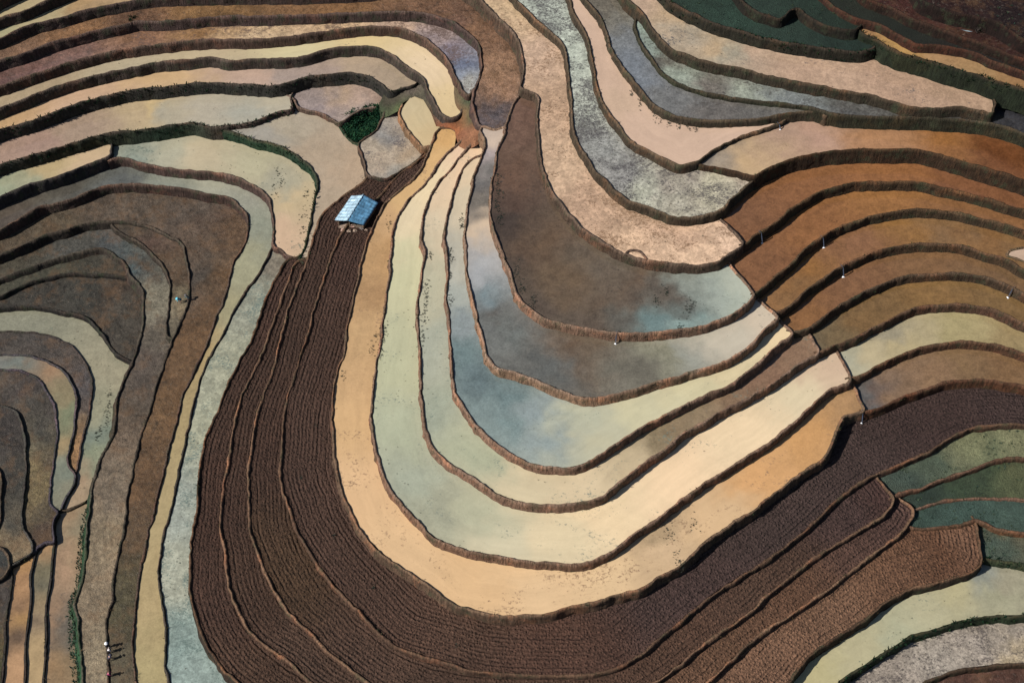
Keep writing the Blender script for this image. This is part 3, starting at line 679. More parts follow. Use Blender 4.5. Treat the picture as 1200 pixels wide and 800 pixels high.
terrace('A3', 16.6, [(C, [(-80,125),(-20,107),(0,101),(37,88),(75,75),(112,65),(140,58),(175,53),(212,49),(260,46),(300,46),(337,43),(375,38),(412,33),(450,31),(470,33),(490,41),(512,56),(525,72),(535,92),(543,107),(549,111),(556,104)]), (HD, [(575,60),(520,-20),(300,-60),(-120,-60),(-120,70)])],
  'water', [(0,95,(116,88,80)),(75,70,(138,108,96)),(175,45,(138,104,80)),(240,40,(147,112,76)),(270,40,(192,160,120)),(300,42,(208,180,142)),(400,27,(214,182,142)),(480,30,(201,171,144)),(505,40,(168,149,140)),(520,52,(133,124,132)),(540,70,(112,120,138)),(538,85,(142,150,160)),(550,98,(185,184,172))], 'reddish mud terrace turning cream then blue at its rounded right end', bank='6c5448', crest='8a7060', drop=3.0, speck=0.55, spcol='6a5850')
terrace('A4', 14.8, [(C, [(-80,155),(-20,135),(0,127),(25,117),(50,107),(87,95),(125,85),(155,79),(187,73),(212,71),(250,67),(265,71),(300,69),(330,69),(357,66),(380,59),(405,55),(430,54),(445,57),(462,67),(480,80),(495,91),(502,107),(510,122),(518,134),(530,139),(539,134),(543,122),(545,109)]), (HD, [(550,70),(490,10),(300,-10),(-120,-10),(-120,100)])],
  'water', [(0,120,(178,159,127)),(60,98,(173,154,124)),(160,70,(185,171,141)),(260,62,(196,178,144)),(340,58,(213,201,157)),(430,48,(222,199,147)),(500,80,(231,207,168)),(525,125,(227,202,153))], 'long cream paddy ending in a smooth rounded tongue beside the red earth', bank='5c5048', crest='7d6a5c', drop=3.2, speck=0.2, spcol='6c6660')
terrace('A5', 12.9, [(C, [(-80,188),(-20,160),(0,152),(37,142),(62,132),(87,122),(112,115),(150,107),(200,101),(237,97),(270,98),(300,100),(320,101),(342,96),(362,90),(395,86),(410,85),(425,88),(445,97),(457,107),(470,104),(484,100),(493,92)]), (HD, [(500,60),(440,20),(300,20),(-120,60),(-120,130)])],
  'water', [(0,145,(196,162,119)),(100,105,(204,171,139)),(200,90,(207,175,131)),(300,88,(196,168,146)),(335,88,(165,149,136)),(360,82,(170,151,136)),(420,75,(184,163,136)),(470,90,(168,150,125))], 'peachy pink paddy above the dark bank that ends over the green hollow', bank='44423c', crest='6a5c50', drop=3.4, green=True, speck=0.14, spcol='6a5c50')
terrace('A6', 10.7, [(C, [(-80,235),(-20,200),(0,193),(50,178),(87,167),(125,157),(175,151),(225,144),(248,149),(262,148),(280,146),(300,142),(325,132),(342,127),(341,114),(345,104)]), (HD, [(350,60),(-120,80),(-120,160)])],
  'water', [(0,185,(169,142,122)),(50,165,(169,141,123)),(100,145,(166,144,122)),(170,128,(185,164,129)),(185,126,(208,182,132)),(200,132,(173,167,146)),(250,130,(182,173,151)),(320,120,(188,178,153)),(300,132,(174,172,155))], 'grey beige paddy over the dark green bank at the left', bank='3a4234', crest='6c5c50', drop=3.2, green=True, bankpts=[(0,190,(61,61,53)),(120,160,(59,65,48)),(200,160,(47,74,54)),(300,145,(108,89,79)),(340,130,(125,101,93))], speck=0.12, spcol='6a5c50')
terrace('AB', 10.6, [(C, [(335,112),(342,115),(350,125),(362,129),(375,132),(388,139),(397,145),(404,141),(410,136),(425,128),(440,126),(452,118),(458,107),(466,100)]), (HD, [(470,70),(400,60),(345,75)])],
  'water', [(360,110,(156,142,134)),(400,105,(183,158,129)),(415,110,(190,164,144)),(440,112,(166,142,124)),(380,125,(154,141,137)),(420,122,(160,148,138))], 'small lens shaped grey beige paddy on the upper rim of the green hollow', bank='7a6254', crest='9a8070', drop=1.0, speck=0.3, spcol='6a5c50')
terrace('A7', 9.9, [(C, [(235,138),(250,149),(275,156),(300,164),(320,168),(337,175),(350,184),(360,192),(367,201),(371,215),(367,237),(364,255),(360,275),(355,292),(350,303),(355,309)]), (HD, [(372,300),(392,262),(420,240),(446,205),(440,190),(428,172)]), (C, [(420,168),(413,165),(405,156),(400,149),(397,143)]), (HD, [(392,125),(340,95),(240,115)])],
  'water', [(290,150,(166,160,146)),(340,150,(176,164,140)),(310,160,(168,162,147)),(380,170,(179,160,134)),(410,200,(185,162,134)),(375,250,(184,166,140))], 'big smooth beige paddy left of the hut, tapering to a tail', bank='2c4a34', crest='55503f', drop=2.6, green=True, speck=0.11, spcol='6a5c50')
terrace('A8B', 8.6, [(C, [(-80,262),(-20,238),(0,230),(37,215),(62,208),(82,201),(100,194),(122,186),(129,182),(131,172),(130,160)]), (HD, [(120,120),(-120,180),(-120,210)])],
  'water', [(0,218,(154,163,134)),(20,210,(165,164,134)),(60,195,(190,169,126)),(100,185,(207,180,144))], 'narrow cream wedge paddy at the left edge under the dark green bank', bank='4a4444', crest='5f5650', drop=3.0)
terrace('A8', 8.1, [(C, [(126,189),(134,186),(145,185),(162,190),(200,197),(240,201),(262,204),(287,212),(300,219),(310,226),(316,237),(319,255),(320,272),(319,287),(328,293),(337,300),(345,302),(353,300)]), (HD, [(380,260),(385,200),(330,150),(200,120),(110,150),(108,183)])],
  'water', [(160,180,(143,151,136)),(200,180,(181,177,151)),(240,180,(198,183,150)),(300,195,(188,181,148)),(330,215,(169,166,143)),(340,230,(204,181,140)),(335,280,(212,182,149))], 'pale cream green paddy curving down beside the green bank, left of the big beige paddy', bank='665048', crest='8a7060', drop=2.6, speck=0.25, spcol='6a7468')
terrace('A9', 6.4, [(C, [(-80,300),(-20,277),(0,269),(25,255),(50,241),(62,239),(87,232),(112,221),(137,216),(175,217),(212,221),(237,226),(270,232),(282,244),(290,257),(288,277),(282,292),(272,310),(265,340),(252,372),(243,399),(232,422),(220,447),(212,467),(205,497),(197,525),(190,555),(182,590),(177,608),(172,622),(167,650),(161,680),(159,705),(157,725),(155,750),(155,775),(159,800),(165,840),(175,880)]), (HD, [(260,880),(240,800),(222,700),(230,580),(280,400),(330,300),(340,230),(250,170),(-120,190),(-120,250)])],
  'water', [(0,255,(92,83,72)),(80,215,(84,80,71)),(150,205,(95,97,92)),(190,208,(140,143,127)),(240,215,(169,167,145)),(290,235,(157,156,138)),(300,270,(146,149,130)),(280,310,(163,160,129)),(258,360,(165,158,123)),(235,420,(176,154,109)),(210,500,(168,150,108)),(185,600,(176,158,116)),(175,700,(179,159,116)),(175,790,(173,158,114))], 'long tan channel like paddy sweeping from blue grey at the top down the left side', bank='5c4840', crest='7a6454', drop=2.6)
terrace('A10', 7.2, [(C, [(327,279),(319,287),(310,307),(300,325),(282,347),(270,370),(257,398),(242,422),(232,452),(225,477),(219,507),(212,537),(205,570),(199,600),(191,622),(187,647),(186,682),(189,705),(192,730),(192,755),(192,780),(196,800),(208,850),(222,890)]), (HD, [(330,890),(280,800),(250,740),(245,620),(270,480),(330,350),(357,300),(345,285)])],
  'water', [(325,300,(140,131,113)),(290,360,(158,159,139)),(265,420,(168,168,143)),(230,520,(177,177,150)),(210,600,(163,169,155)),(200,680,(179,180,158)),(215,760,(143,160,150)),(240,790,(154,169,158))], 'speckled pale green paddy hugging the left side of the ploughed belt', bank='4c443c', crest='645a50', drop=2.0, speck=0.45, spcol='6a7a72', spscale=1.7)
terrace('L1', 4.7, [(C, [(-80,330),(-20,306),(0,298),(25,288),(50,276),(75,270),(100,261),(120,259),(150,260),(170,265),(192,274),(212,286),(217,300),(220,320),(221,342),(215,365),(207,385),(200,400),(192,425),(182,452),(175,475),(167,500),(160,525),(155,550),(149,575),(146,600),(142,630),(137,655),(132,682),(129,707),(124,725),(124,750),(124,775),(125,800),(128,840),(135,880)]), (HD, [(200,880),(185,800),(190,640),(230,480),(280,340),(310,260),(250,200),(-120,230),(-120,290)])],
  'mud', [(60,262,(97,86,69)),(150,240,(103,92,80)),(230,240,(103,93,83)),(270,250,(112,94,82)),(285,270,(107,86,66)),(230,320,(94,89,82)),(250,320,(118,92,65)),(220,400,(118,92,66)),(190,480,(118,93,66)),(165,560,(116,91,66)),(155,620,(109,89,67)),(140,700,(92,87,65)),(145,780,(98,92,74))], 'wide brown grassy mud terrace left of the tan channel', bank='4a4038', crest='6c5f50', drop=2.6)
terrace('L2', 4.2, [(C, [(124,254),(131,264),(140,272),(160,282),(175,294),(187,307),(195,322),(199,340),(197,362),(194,385),(197,396),(206,398)]), (HD, [(240,340),(230,280),(170,245),(128,250)])],
  'mud', [(160,270,(88,80,69)),(185,285,(100,80,69)),(205,325,(101,83,66)),(210,345,(145,134,109)),(207,365,(125,118,100))], 'slim crescent of reddish mud where the figure in cyan works', bank='4a4038', crest='6c5f50', drop=1.8)
terrace('L3', 3.1, [(C, [(-80,358),(-20,335),(0,326),(25,317),(50,307),(75,300),(100,294),(120,292),(135,300),(147,312),(152,322),(162,332),(167,345),(167,365),(165,385),(162,400),(155,422),(145,445),(137,465),(134,487),(130,510),(122,527),(115,542),(110,560),(105,582),(104,600),(100,622),(99,650),(97,675),(91,695),(87,707),(89,722),(92,750),(95,775),(95,800),(97,840),(104,880)]), (HD, [(160,880),(150,800),(150,700),(170,560),(220,400),(240,320),(180,250),(-120,290),(-120,335)])],
  'mud', [(20,305,(82,78,65)),(100,282,(88,88,82)),(130,285,(88,93,94)),(152,310,(94,111,113)),(175,310,(88,87,80)),(185,345,(155,150,130)),(185,385,(113,106,94)),(170,430,(97,88,80)),(145,500,(111,97,82)),(130,580,(140,127,109)),(115,630,(160,145,119)),(110,700,(147,132,109)),(110,780,(160,147,122))], 'grey mud terrace with a small blue pool, running down beside the green ditch', bank='4a4038', crest='6c6254', drop=3.0, bankpts=[(0,330,(67,59,52)),(150,330,(78,67,59)),(150,450,(80,63,55)),(115,560,(82,70,58)),(103,600,(46,84,55)),(98,650,(46,88,57)),(88,710,(54,93,62)),(95,790,(57,103,67))], batter=0.42)
terrace('L4', 2.2, [(C, [(-80,372),(-20,352),(0,347),(12,340),(37,330),(62,324),(87,321),(112,322),(140,323),(156,326),(166,329)]), (HD, [(160,300),(120,275),(-120,330),(-120,355)])],
  'mud', [(60,312,(80,80,67)),(130,300,(76,74,65))], 'thin dark olive strip above the blackish field at the left edge', bank='38322e', crest='544c42', drop=1.8)
terrace('L5', 1.6, [(C, [(-80,385),(-20,365),(0,361),(25,359),(50,361),(75,366),(95,370),(104,374),(112,382),(120,393),(126,402),(134,412),(142,419),(154,425)]), (HD, [(180,400),(175,340),(130,305),(-120,330)])],
  'mud', [(20,350,(67,65,59)),(100,345,(69,69,63)),(150,370,(78,74,66)),(145,340,(82,71,61))], 'blackish mud field shaped like a fan near the left edge', bank='302c2a', crest='4a453e', drop=1.6)
terrace('K5', 1.75, [(C, [(-80,535),(-20,540),(-4,546),(2,556),(2,580),(1,600),(-3,618),(-30,640)]), (HD, [(-120,640),(-120,540)])],
  'mud', [(0,580,(62,62,58))], 'dark scrap of field at the left edge, highest of the grey knoll', bank='403a36', drop=1.6, bund=0.14)
terrace('K6', 1.75, [(C, [(-60,625),(-20,634),(0,640),(8,646),(12,655),(12,664),(6,673),(-3,679),(-40,700)]), (HD, [(-120,690),(-120,630)])],
  'mud', [(0,660,(63,66,64))], 'small dark rounded plot at the left edge below the grey knoll', bank='403a36', drop=2.0, bund=0.14)
terrace('K4', 1.48, [(C, [(-80,478),(0,474),(10,477),(19,482),(25,491),(28,502),(31,517),(31,530),(31,545),(30,560),(29,575),(27,592),(26,610),(28,620),(32,624),(36,632),(39,640),(38,647),(30,652),(20,658),(12,662)]), (HD, [(-10,660),(-120,660),(-120,500)])],
  'mud', [(10,500,(69,64,61)),(15,560,(66,66,61)),(10,610,(70,70,64)),(18,642,(148,132,104)),(25,640,(140,124,98))], 'charcoal mud field at the left edge with a pale foot', bank='3c3632', crest='6c665e', drop=1.8, bund=0.14)
terrace('K3', 1.24, [(C, [(-80,438),(0,432),(19,432),(31,436),(41,440),(50,449),(57,460),(64,472),(67,486),(68,500),(67,515),(65,530),(64,540),(61,559),(59,575),(59,586),(61,592),(66,597),(69,600),(65,606),(62,614),(62,625),(63,634),(57,635),(50,637),(45,641),(41,646),(31,651)]), (HD, [(15,640),(15,520),(0,490),(-120,490)])],
  'mud', [(30,445,(79,71,69)),(50,480,(76,71,66)),(30,462,(85,83,76)),(40,500,(80,80,74)),(55,540,(83,73,62)),(38,540,(148,133,95)),(40,520,(119,112,90)),(50,600,(93,84,66)),(38,570,(133,119,86)),(50,625,(92,76,64))], 'grey arch shaped mud field with a faint pale stripe, inside the cream arch', bank='40383a', crest='6c6068', drop=1.6, bund=0.14)
terrace('K2', 1.15, [(C, [(-80,420),(0,415),(19,415),(37,416),(50,420),(60,425),(70,430),(78,438),(86,450),(90,460),(91,472),(89,490),(86,509),(82,527),(80,540),(82,547),(88,553),(88,562),(86,569),(82,577),(76,586),(73,596)]), (HD, [(62,602),(50,560),(55,500),(40,455),(-120,445)])],
  'water', [(5,425,(122,125,117)),(15,428,(100,119,113)),(25,425,(150,117,86)),(50,430,(160,129,98)),(75,460,(143,129,98)),(78,475,(122,131,102)),(80,490,(132,131,102)),(75,520,(160,139,102)),(72,560,(122,129,113)),(78,585,(138,135,113))], 'cream arch shaped paddy on the knoll at the left', bank='34302f', crest='6c6468', drop=1.8, speck=0.1, spcol='506a58', bund=0.14)
terrace('K1', 0.95, [(C, [(-80,392),(0,388),(30,388),(55,392),(70,397),(81,402),(92,413),(100,425),(106,436),(109,445),(109,455),(108,465),(106,480),(102,496),(97,515),(94,534),(91,548),(87,557)]), (HD, [(75,548),(70,500),(60,450),(20,425),(-120,430)])],
  'mud', [(40,400,(84,80,76)),(90,425,(92,84,78)),(98,455,(98,95,96)),(97,475,(98,90,86)),(97,492,(143,124,96)),(94,510,(168,132,92)),(86,545,(172,134,94))], 'grey crescent ending in an orange sliver, outer ring of the knoll', bank='38322f', crest='6a5c54', drop=1.2, bund=0.14)
terrace('V', 0.8, [(C, [(70,599),(80,597),(90,593),(100,588)]), (HD, [(130,560),(160,440),(150,400),(100,350),(-120,350),(-120,420),(0,405),(60,415),(92,440),(95,470),(78,540),(65,590)])],
  'water', [(10,375,(140,135,115)),(30,372,(124,135,118)),(60,375,(151,144,117)),(90,385,(134,135,117)),(110,400,(156,148,121)),(125,440,(160,153,126)),(120,480,(154,151,124)),(105,530,(141,147,119)),(112,512,(122,132,117)),(90,570,(168,144,115))], 'cream green valley paddy snaking round the grey knoll', bank='5c4c3c', crest='6c5a48', drop=0.8, speck=0.25, spcol='50685c', bund=0.14)
terrace('S0', 1.0, [(C, [(20,652),(15,662),(14,682),(10,712),(7,745),(4,780),(2,800),(0,840),(2,880)]), (HD, [(-120,880),(-120,680),(0,650)])],
  'mud', [(5,690,(78,72,68)),(0,760,(80,78,52))], 'dark strip at the lower left corner, leftmost of the parallel strips', bank='302a28', crest='544a42', drop=1.4, bund=0.14)
terrace('S1', 0.84, [(C, [(51,634),(45,642),(41,657),(37,682),(36,707),(32,737),(30,775),(29,800),(28,840),(30,880)]), (HD, [(-5,880),(-2,800),(3,720),(5,660),(20,638)])],
  'water', [(35,655,(179,139,90)),(30,672,(154,120,87)),(27,690,(176,138,99)),(22,710,(128,102,81)),(24,722,(176,139,88)),(22,745,(102,86,72)),(18,785,(188,150,111))], 'orange strip with brown cloud like blotches at the lower left', bank='302a28', crest='544a42', drop=1.4, bund=0.14, warp=0.9)
terrace('S2', 0.68, [(C, [(67,627),(65,638),(62,650),(60,675),(56,700),(54,730),(54,762),(51,800),(50,840),(52,880)]), (HD, [(20,880),(20,800),(25,700),(30,640)])],
  'water', [(55,640,(176,143,104)),(50,668,(111,106,83)),(48,690,(102,100,83)),(48,710,(168,147,111)),(42,725,(122,106,87)),(43,760,(179,154,113)),(40,790,(184,158,116))], 'cream strip with a grey smudge at its head, beside the orange strip', bank='302a28', crest='544a42', drop=1.4, bund=0.14, warp=0.9)
terrace('S3', 0.5, [(HD, [(60,598),(114,585),(118,640),(112,700),(112,800),(120,880),(38,880),(38,800),(48,700),(53,640)])],
  'water', [(75,610,(160,134,103)),(85,620,(140,132,107)),(70,660,(168,137,109)),(78,650,(160,138,107)),(70,720,(160,128,97)),(65,780,(160,130,94)),(82,720,(92,95,89)),(80,745,(100,95,83)),(85,780,(132,114,87))], 'tan strip along the left side of the green ditch', speck=0.25, spcol='5a5450', bund=0.14)
# --- plots round the green hollow
terrace('Z', 11.2, [(C, [(453,127),(446,140),(440,152),(428,161),(419,168),(422,178),(425,187),(431,204),(440,207),(452,209),(470,200),(490,188),(498,179)]), (HD, [(502,165),(480,130),(468,122)])],
  'water', [(450,160,(146,144,138)),(435,175,(181,167,144)),(440,190,(190,171,146)),(475,180,(190,165,132)),(460,203,(165,161,148)),(480,188,(173,159,138))], 'grey pink stubble plot wedged between green hollow and the top of the ploughed soil', bank='4c4038', crest='7d6858', drop=2.2, speck=0.45, spcol='5a5458', spscale=1.4)
terrace('Y', 12.6, [(C, [(472,122),(467,131),(472,143),(480,156),(489,166),(495,172),(503,170)]), (HD, [(518,168),(525,135),(515,108),(490,103)])],
  'water', [(490,140,(210,190,147)),(480,125,(205,188,149)),(500,155,(210,186,141))], 'small cream plot shaped like a thumb above the grey pink stubble plot', bank='a07c5c', crest='a58468', drop=2.2)

# ------------------------------------------------------------------ ground under and around the terraces
def make_terrain():
    xs = np.r_[np.linspace(-3000, -230, 14), np.linspace(-220, 220, 148), np.linspace(230, 3000, 14)]
    ys = np.r_[np.linspace(-2000, -150, 12), np.linspace(-140, 200, 114), np.linspace(210, 3000, 20)]
    X, Y = np.meshgrid(xs, ys)
    ramp = np.clip((Y - 122) / 160, 0, 1)
    Z = 4 + 40 * ramp * ramp * (3 - 2 * ramp) + np.clip((Y - 240) / 2700, 0, 1) * 420 + np.clip(X, -150, 150) * 0.03 + 5 * vnoise(X, Y, 110) + ramp * 20 * vnoise(X, Y, 210)
    # the levelled slope goes on past the surveyed terraces: heights of the outermost plots carry outwards
    ring = [(x, y) for x in (-62, 1258) for y in range(-40, 861, 8)] + [(x, y) for y in (-38, 862) for x in range(-62, 1259, 10)]
    order = sorted(SURF.values(), key=lambda q: -q[0])
    rp, rz = [], []
    for q in ring:
        for h, poly, _ in order:
            p = P(q, h)
            if inside(poly, p[None])[0]:
                rp.append(p); rz.append(h)
                break
    rp, rz = np.array(rp), np.array(rz)
    G = np.c_[X.ravel(), Y.ravel()]
    out_z = Z.ravel().copy()
    near_m = (np.abs(G[:, 0]) < 330) & (G[:, 1] > -300) & (G[:, 1] < 420)
    for i in np.where(near_m)[0]:
        d2 = ((rp - G[i]) ** 2).sum(1)
        w = 1 / (d2 + 1.0) ** 2
        zr = (w * rz).sum() / w.sum()
        dm = math.sqrt(d2.min())
        # which side of the survey edge: see the point from the ring heights
        c = np.array([G[i][0], G[i][1], zr]) - CAM
        dep = c @ FWD
        u = W / 2 + (c @ RIGHT) / dep / TX * W / 2
        v = H / 2 - (c @ UP) / dep / TX * W / 2
        if -58 < u < 1254 and -34 < v < 858:
            out_z[i] = -0.9
        else:
            k = min(1.0, max(0.0, (dm - 12) / 130)); k = k * k * (3 - 2 * k)
            out_z[i] = (zr - 0.25) * (1 - k) + out_z[i] * k + 0.4 * float(vnoise(G[i][0], G[i][1], 6)) * min(1, dm / 10)
    Z = out_z.reshape(X.shape)
    V = np.c_[X.ravel(), Y.ravel(), Z.ravel()]
    n = len(xs)
    F = [(r * n + c, r * n + c + 1, (r + 1) * n + c + 1, (r + 1) * n + c) for r in range(len(ys) - 1) for c in range(n - 1)]
    t = NT('hill_soil')
    pos = t.pos()
    n1 = t.noise(pos, 0.02, 6, 0.7)
    n2 = t.noise(pos, 0.5, 5, 0.7)
    col = t.mix(t.rng(n1, 0.42, 0.6), (0.11, 0.075, 0.05), (0.05, 0.07, 0.03))
    col = t.mix(1.0, col, t.gray(t.rng(n2, 0.3, 0.7, 0.7, 1.3)), 'MULTIPLY')
    t.l(col, t.b.inputs['Base Color'])
    t.b.inputs['Roughness'].default_value = 0.9
    o = mesh_obj('terrain', V, F, t.m)
    tag(o, 'brown and green hillside soil under and beyond the terraces', kind='structure')


make_terrain()


# sloping ground between plots that is not levelled
def slope_patch(name, outline, hts, cols, label, kind, step=0.5):
    pl = np.array(outline, float)

    def zz(q):
        w = np.array([1.0 / (((q[0] - a) ** 2 + (q[1] - b) ** 2) + 6) ** 1.4 for a, b, _ in hts])
        return float((w * np.array([c for _, _, c in hts])).sum() / w.sum())
    lo, hi = pl.min(0), pl.max(0)
    gx, gy = np.meshgrid(np.arange(lo[0], hi[0], 3.0), np.arange(lo[1], hi[1], 3.0))
    g = np.c_[gx.ravel(), gy.ravel()]
    g = g[inside(pl, g)]
    g = g[near(g, np.vstack([pl, pl[:1]])) > 1.3]
    av = [Vector(p) for p in np.vstack([pl, g]).tolist()]
    vo, _, fo, _, _, _ = delaunay_2d_cdt(av, [], [list(range(len(pl)))], 1, 1e-5)
    px = np.array([tuple(v) for v in vo])
    V = []
    for q in px:
        z = zz(q)
        p = P(q, z)
        V.append((p[0], p[1], z + 0.18 * float(vnoise(p[0], p[1], 1.2))))
    V = np.array(V)
    f2 = []
    for f in fo:
        a, b, c = V[f[0], :2], V[f[1], :2], V[f[2], :2]
        f2.append(f if (b - a)[0] * (c - a)[1] - (b - a)[1] * (c - a)[0] > 0 else f[::-1])
    ctrl = [(P((x, y), zz((x, y))), alb(c)) for x, y, c in cols]
    z4 = idw(V[:, :2], ctrl, 0.7, 3.0)
    m = surf_mat(name + '_cover', 'grass', seed=hash_s(name) % 9)
    o = mesh_obj(name, V, f2, m, None, (*V[:, :2].mean(0), V[:, 2].mean()),
                 attrs={'zone': np.c_[z4, np.ones(len(V))], 'dist': np.zeros(len(V))})
    tag(o, label, kind='structure')
    return o


slope_patch('slope_ground',
            [(466, 131), (472, 121), (485, 113), (496, 117), (505, 132), (511, 148), (518, 149), (526, 150), (533, 153), (534, 160), (538, 172), (547, 176), (556, 172), (568, 164), (566, 150), (562, 128), (556, 104), (546, 96), (510, 82), (480, 88), (462, 98), (450, 110), (444, 122), (446, 140), (456, 136)],
            [(466, 131, 12.5), (485, 113, 12.7), (505, 133, 12.75), (512, 149, 13.2), (533, 158, 13.5), (538, 166, 14.5), (546, 166, 15.9), (558, 166, 17.3), (563, 152, 17.6), (556, 106, 16.2), (548, 120, 15.6), (530, 141, 14.2), (503, 107, 13.4), (482, 95, 12.5), (458, 107, 11.4), (446, 135, 11.0), (455, 128, 11.6)],
            [(445, 130, '3f4f34'), (460, 118, '554c40'), (478, 103, '6a5e54'), (470, 125, '5e6a44'), (500, 110, '5f5a4a'), (508, 138, '6a5444'), (520, 147, '8a5238'), (535, 155, 'a5623c'), (528, 152, 'b0683c'), (540, 158, '8a5a44'), (550, 160, '9a6a4c'), (548, 140, '4f6044'), (555, 118, '55624a'), (545, 146, '5c5a40')],
            'green and red earth saddle where the ring terraces meet', 'grass')

hol = slope_patch('grassy_hollow',
            [(395, 142), (410, 132), (428, 123), (448, 122), (453, 132), (447, 150), (432, 165), (418, 171), (403, 160), (397, 150)],
            [(397, 145, 10.0), (410, 134, 10.3), (428, 124, 10.5), (450, 128, 10.8), (443, 150, 10.6), (430, 163, 10.4), (418, 168, 10.0), (406, 157, 9.8), (424, 148, 9.1), (432, 140, 8.9), (415, 146, 9.6)],
            [(398, 146, '20492f'), (415, 138, '224c32'), (408, 155, '1e4430'), (430, 132, '1a3e2a'), (430, 145, '102a1e'), (440, 140, '1c4630'), (420, 160, '1d4230')],
            'round hollow full of dark green growth', 'grass')

# ------------------------------------------------------------------ vegetation
def leaf_clumps(name, sites, mat, blades, size, parent=None, label=None, cat=None, kind=None, group=None, loc=(0, 0, 0), cols=None):
    """tufts of narrow bent blades; sites: (x, y, z, scale)"""
    V, F, Cc = [], [], []
    for (x, y, z, sc) in sites:
        cc = np.array(cols[rng.randrange(len(cols))]) * rng.uniform(0.65, 1.35) if cols is not None else np.ones(3)
        for _ in range(blades):
            a = rng.uniform(0, 6.283)
            r0 = rng.uniform(0, 0.35) * size * sc
            ln = size * sc * rng.uniform(0.5, 1.2)
            le = rng.uniform(0.3, 1.0)
            w = 0.16 * size * sc
            bx, by = x + math.cos(a) * r0, y + math.sin(a) * r0
            ca, sa = math.cos(a), math.sin(a)
            k = len(V)
            V += [(bx - sa * w, by + ca * w, z - 0.05), (bx + sa * w, by - ca * w, z - 0.05),
                  (bx + ca * ln * le * 0.4 + sa * w * 0.8, by + sa * ln * le * 0.4 - ca * w * 0.8, z + ln * 0.55),
                  (bx + ca * ln * le * 0.4 - sa * w * 0.8, by + sa * ln * le * 0.4 + ca * w * 0.8, z + ln * 0.55),
                  (bx + ca * ln * le, by + sa * ln * le, z + ln * (1.0 - 0.45 * le))]
            F += [(k, k + 1, k + 2, k + 3), (k + 3, k + 2, k + 4)]
            Cc += [tuple(cc * rng.uniform(0.8, 1.2)) + (1,)] * 5
    o = mesh_obj(name, V, F, mat, parent, loc, attrs={'zone': np.array(Cc)}, smooth=False)
    return tag(o, label, cat, group, kind)


def leaf_mat(name):
    t = NT(name)
    t.l(t.attr('zone').outputs['Color'], t.b.inputs['Base Color'])
    t.b.inputs['Roughness'].default_value = 1.0
    t.b.inputs['Specular IOR Level'].default_value = 0.0
    return t.m


LEAF = leaf_mat('grass_blade')
GREENS = [alb('24382a'), alb('1d3626'), alb('2c3e28'), alb('1a2e20')]
DRYS = [alb('5c5038'), alb('4c4a34'), alb('6a5a44'), alb('42422f'), alb('3a4630')]

# tufts along bunds and banks
g_sites, d_sites = [], []
for key, lst in CRESTS.items():
    for (zc, w, nr, green, drop, bat) in lst:
        n = len(w)
        for i in range(n):
            den = 0.5 + 0.5 * float(vnoise(w[i, 0], w[i, 1], 5.0))
            cnt = (2.2 if green else 0.55) * den
            k = int(cnt) + (rng.random() < cnt - int(cnt))
            for _ in range(k):
                dz = rng.random() ** 1.3 * min(drop, 2.0) * (0.95 if green else 0.8)
                off = bat * dz + 0.06
                if rng.random() < 0.25: dz, off = 0.06, -rng.uniform(0.0, 0.3)
                t_ = rng.uniform(-0.22, 0.22)
                tx, ty = -nr[i, 1], nr[i, 0]
                s = (w[i, 0] + nr[i, 0] * off + tx * t_, w[i, 1] + nr[i, 1] * off + ty * t_, zc - dz, rng.uniform(0.6, 1.25))
                (g_sites if green else d_sites).append(s)
leaf_clumps('grass', g_sites, LEAF, 5, 0.42, label='dark green grass clothing the damp banks', kind='stuff', cols=GREENS)
leaf_clumps('weeds', d_sites, LEAF, 4, 0.24, label='dry weeds dotting the earth bunds', kind='stuff', cols=DRYS)


pz = SURF['A2'][0]
sc_ = P((154, 24), pz - 0.4)
leaf_clumps('shrub', [(sc_[0] + rng.gauss(0, .35), sc_[1] + rng.gauss(0, .45), pz - 0.9 + rng.uniform(0, 1.1), rng.uniform(.7, 1.3)) for _ in range(60)], LEAF, 6, 0.4,
            label='dark green shrub in the notch of the long brown mud terrace at the top', cat='shrub', loc=(sc_[0], sc_[1], pz - 1), cols=[alb('1c3324'), alb('16281c'), alb('223a28')])

# growth in the hollow, the ditch and on the green plots
def scatter_px(outline, n, zfun, sc=(0.6, 1.3), clump=3.0, thr=-0.2):
    pl = np.array(outline, float)
    lo, hi = pl.min(0), pl.max(0)
    out = []
    tries = 0
    while len(out) < n and tries < n * 12:
        tries += 1
        q = (rng.uniform(lo[0], hi[0]), rng.uniform(lo[1], hi[1]))
        if not inside(pl, np.array([q]))[0]: continue
        z = zfun(q)
        p = P(q, z)
        if float(vnoise(p[0], p[1], clump)) < thr: continue
        out.append((p[0], p[1], z, rng.uniform(*sc)))
    return out


def hz(q):
    hts = [(397, 145, 10.0), (410, 134, 10.3), (428, 124, 10.5), (450, 128, 10.8), (443, 150, 10.6), (430, 163, 10.4), (418, 168, 10.0), (406, 157, 9.8), (424, 148, 9.1), (432, 140, 8.9), (415, 146, 9.6)]
    w = np.array([1.0 / (((q[0] - a) ** 2 + (q[1] - b) ** 2) + 6) ** 1.4 for a, b, _ in hts])
    return float((w * np.array([c for _, _, c in hts])).sum() / w.sum())


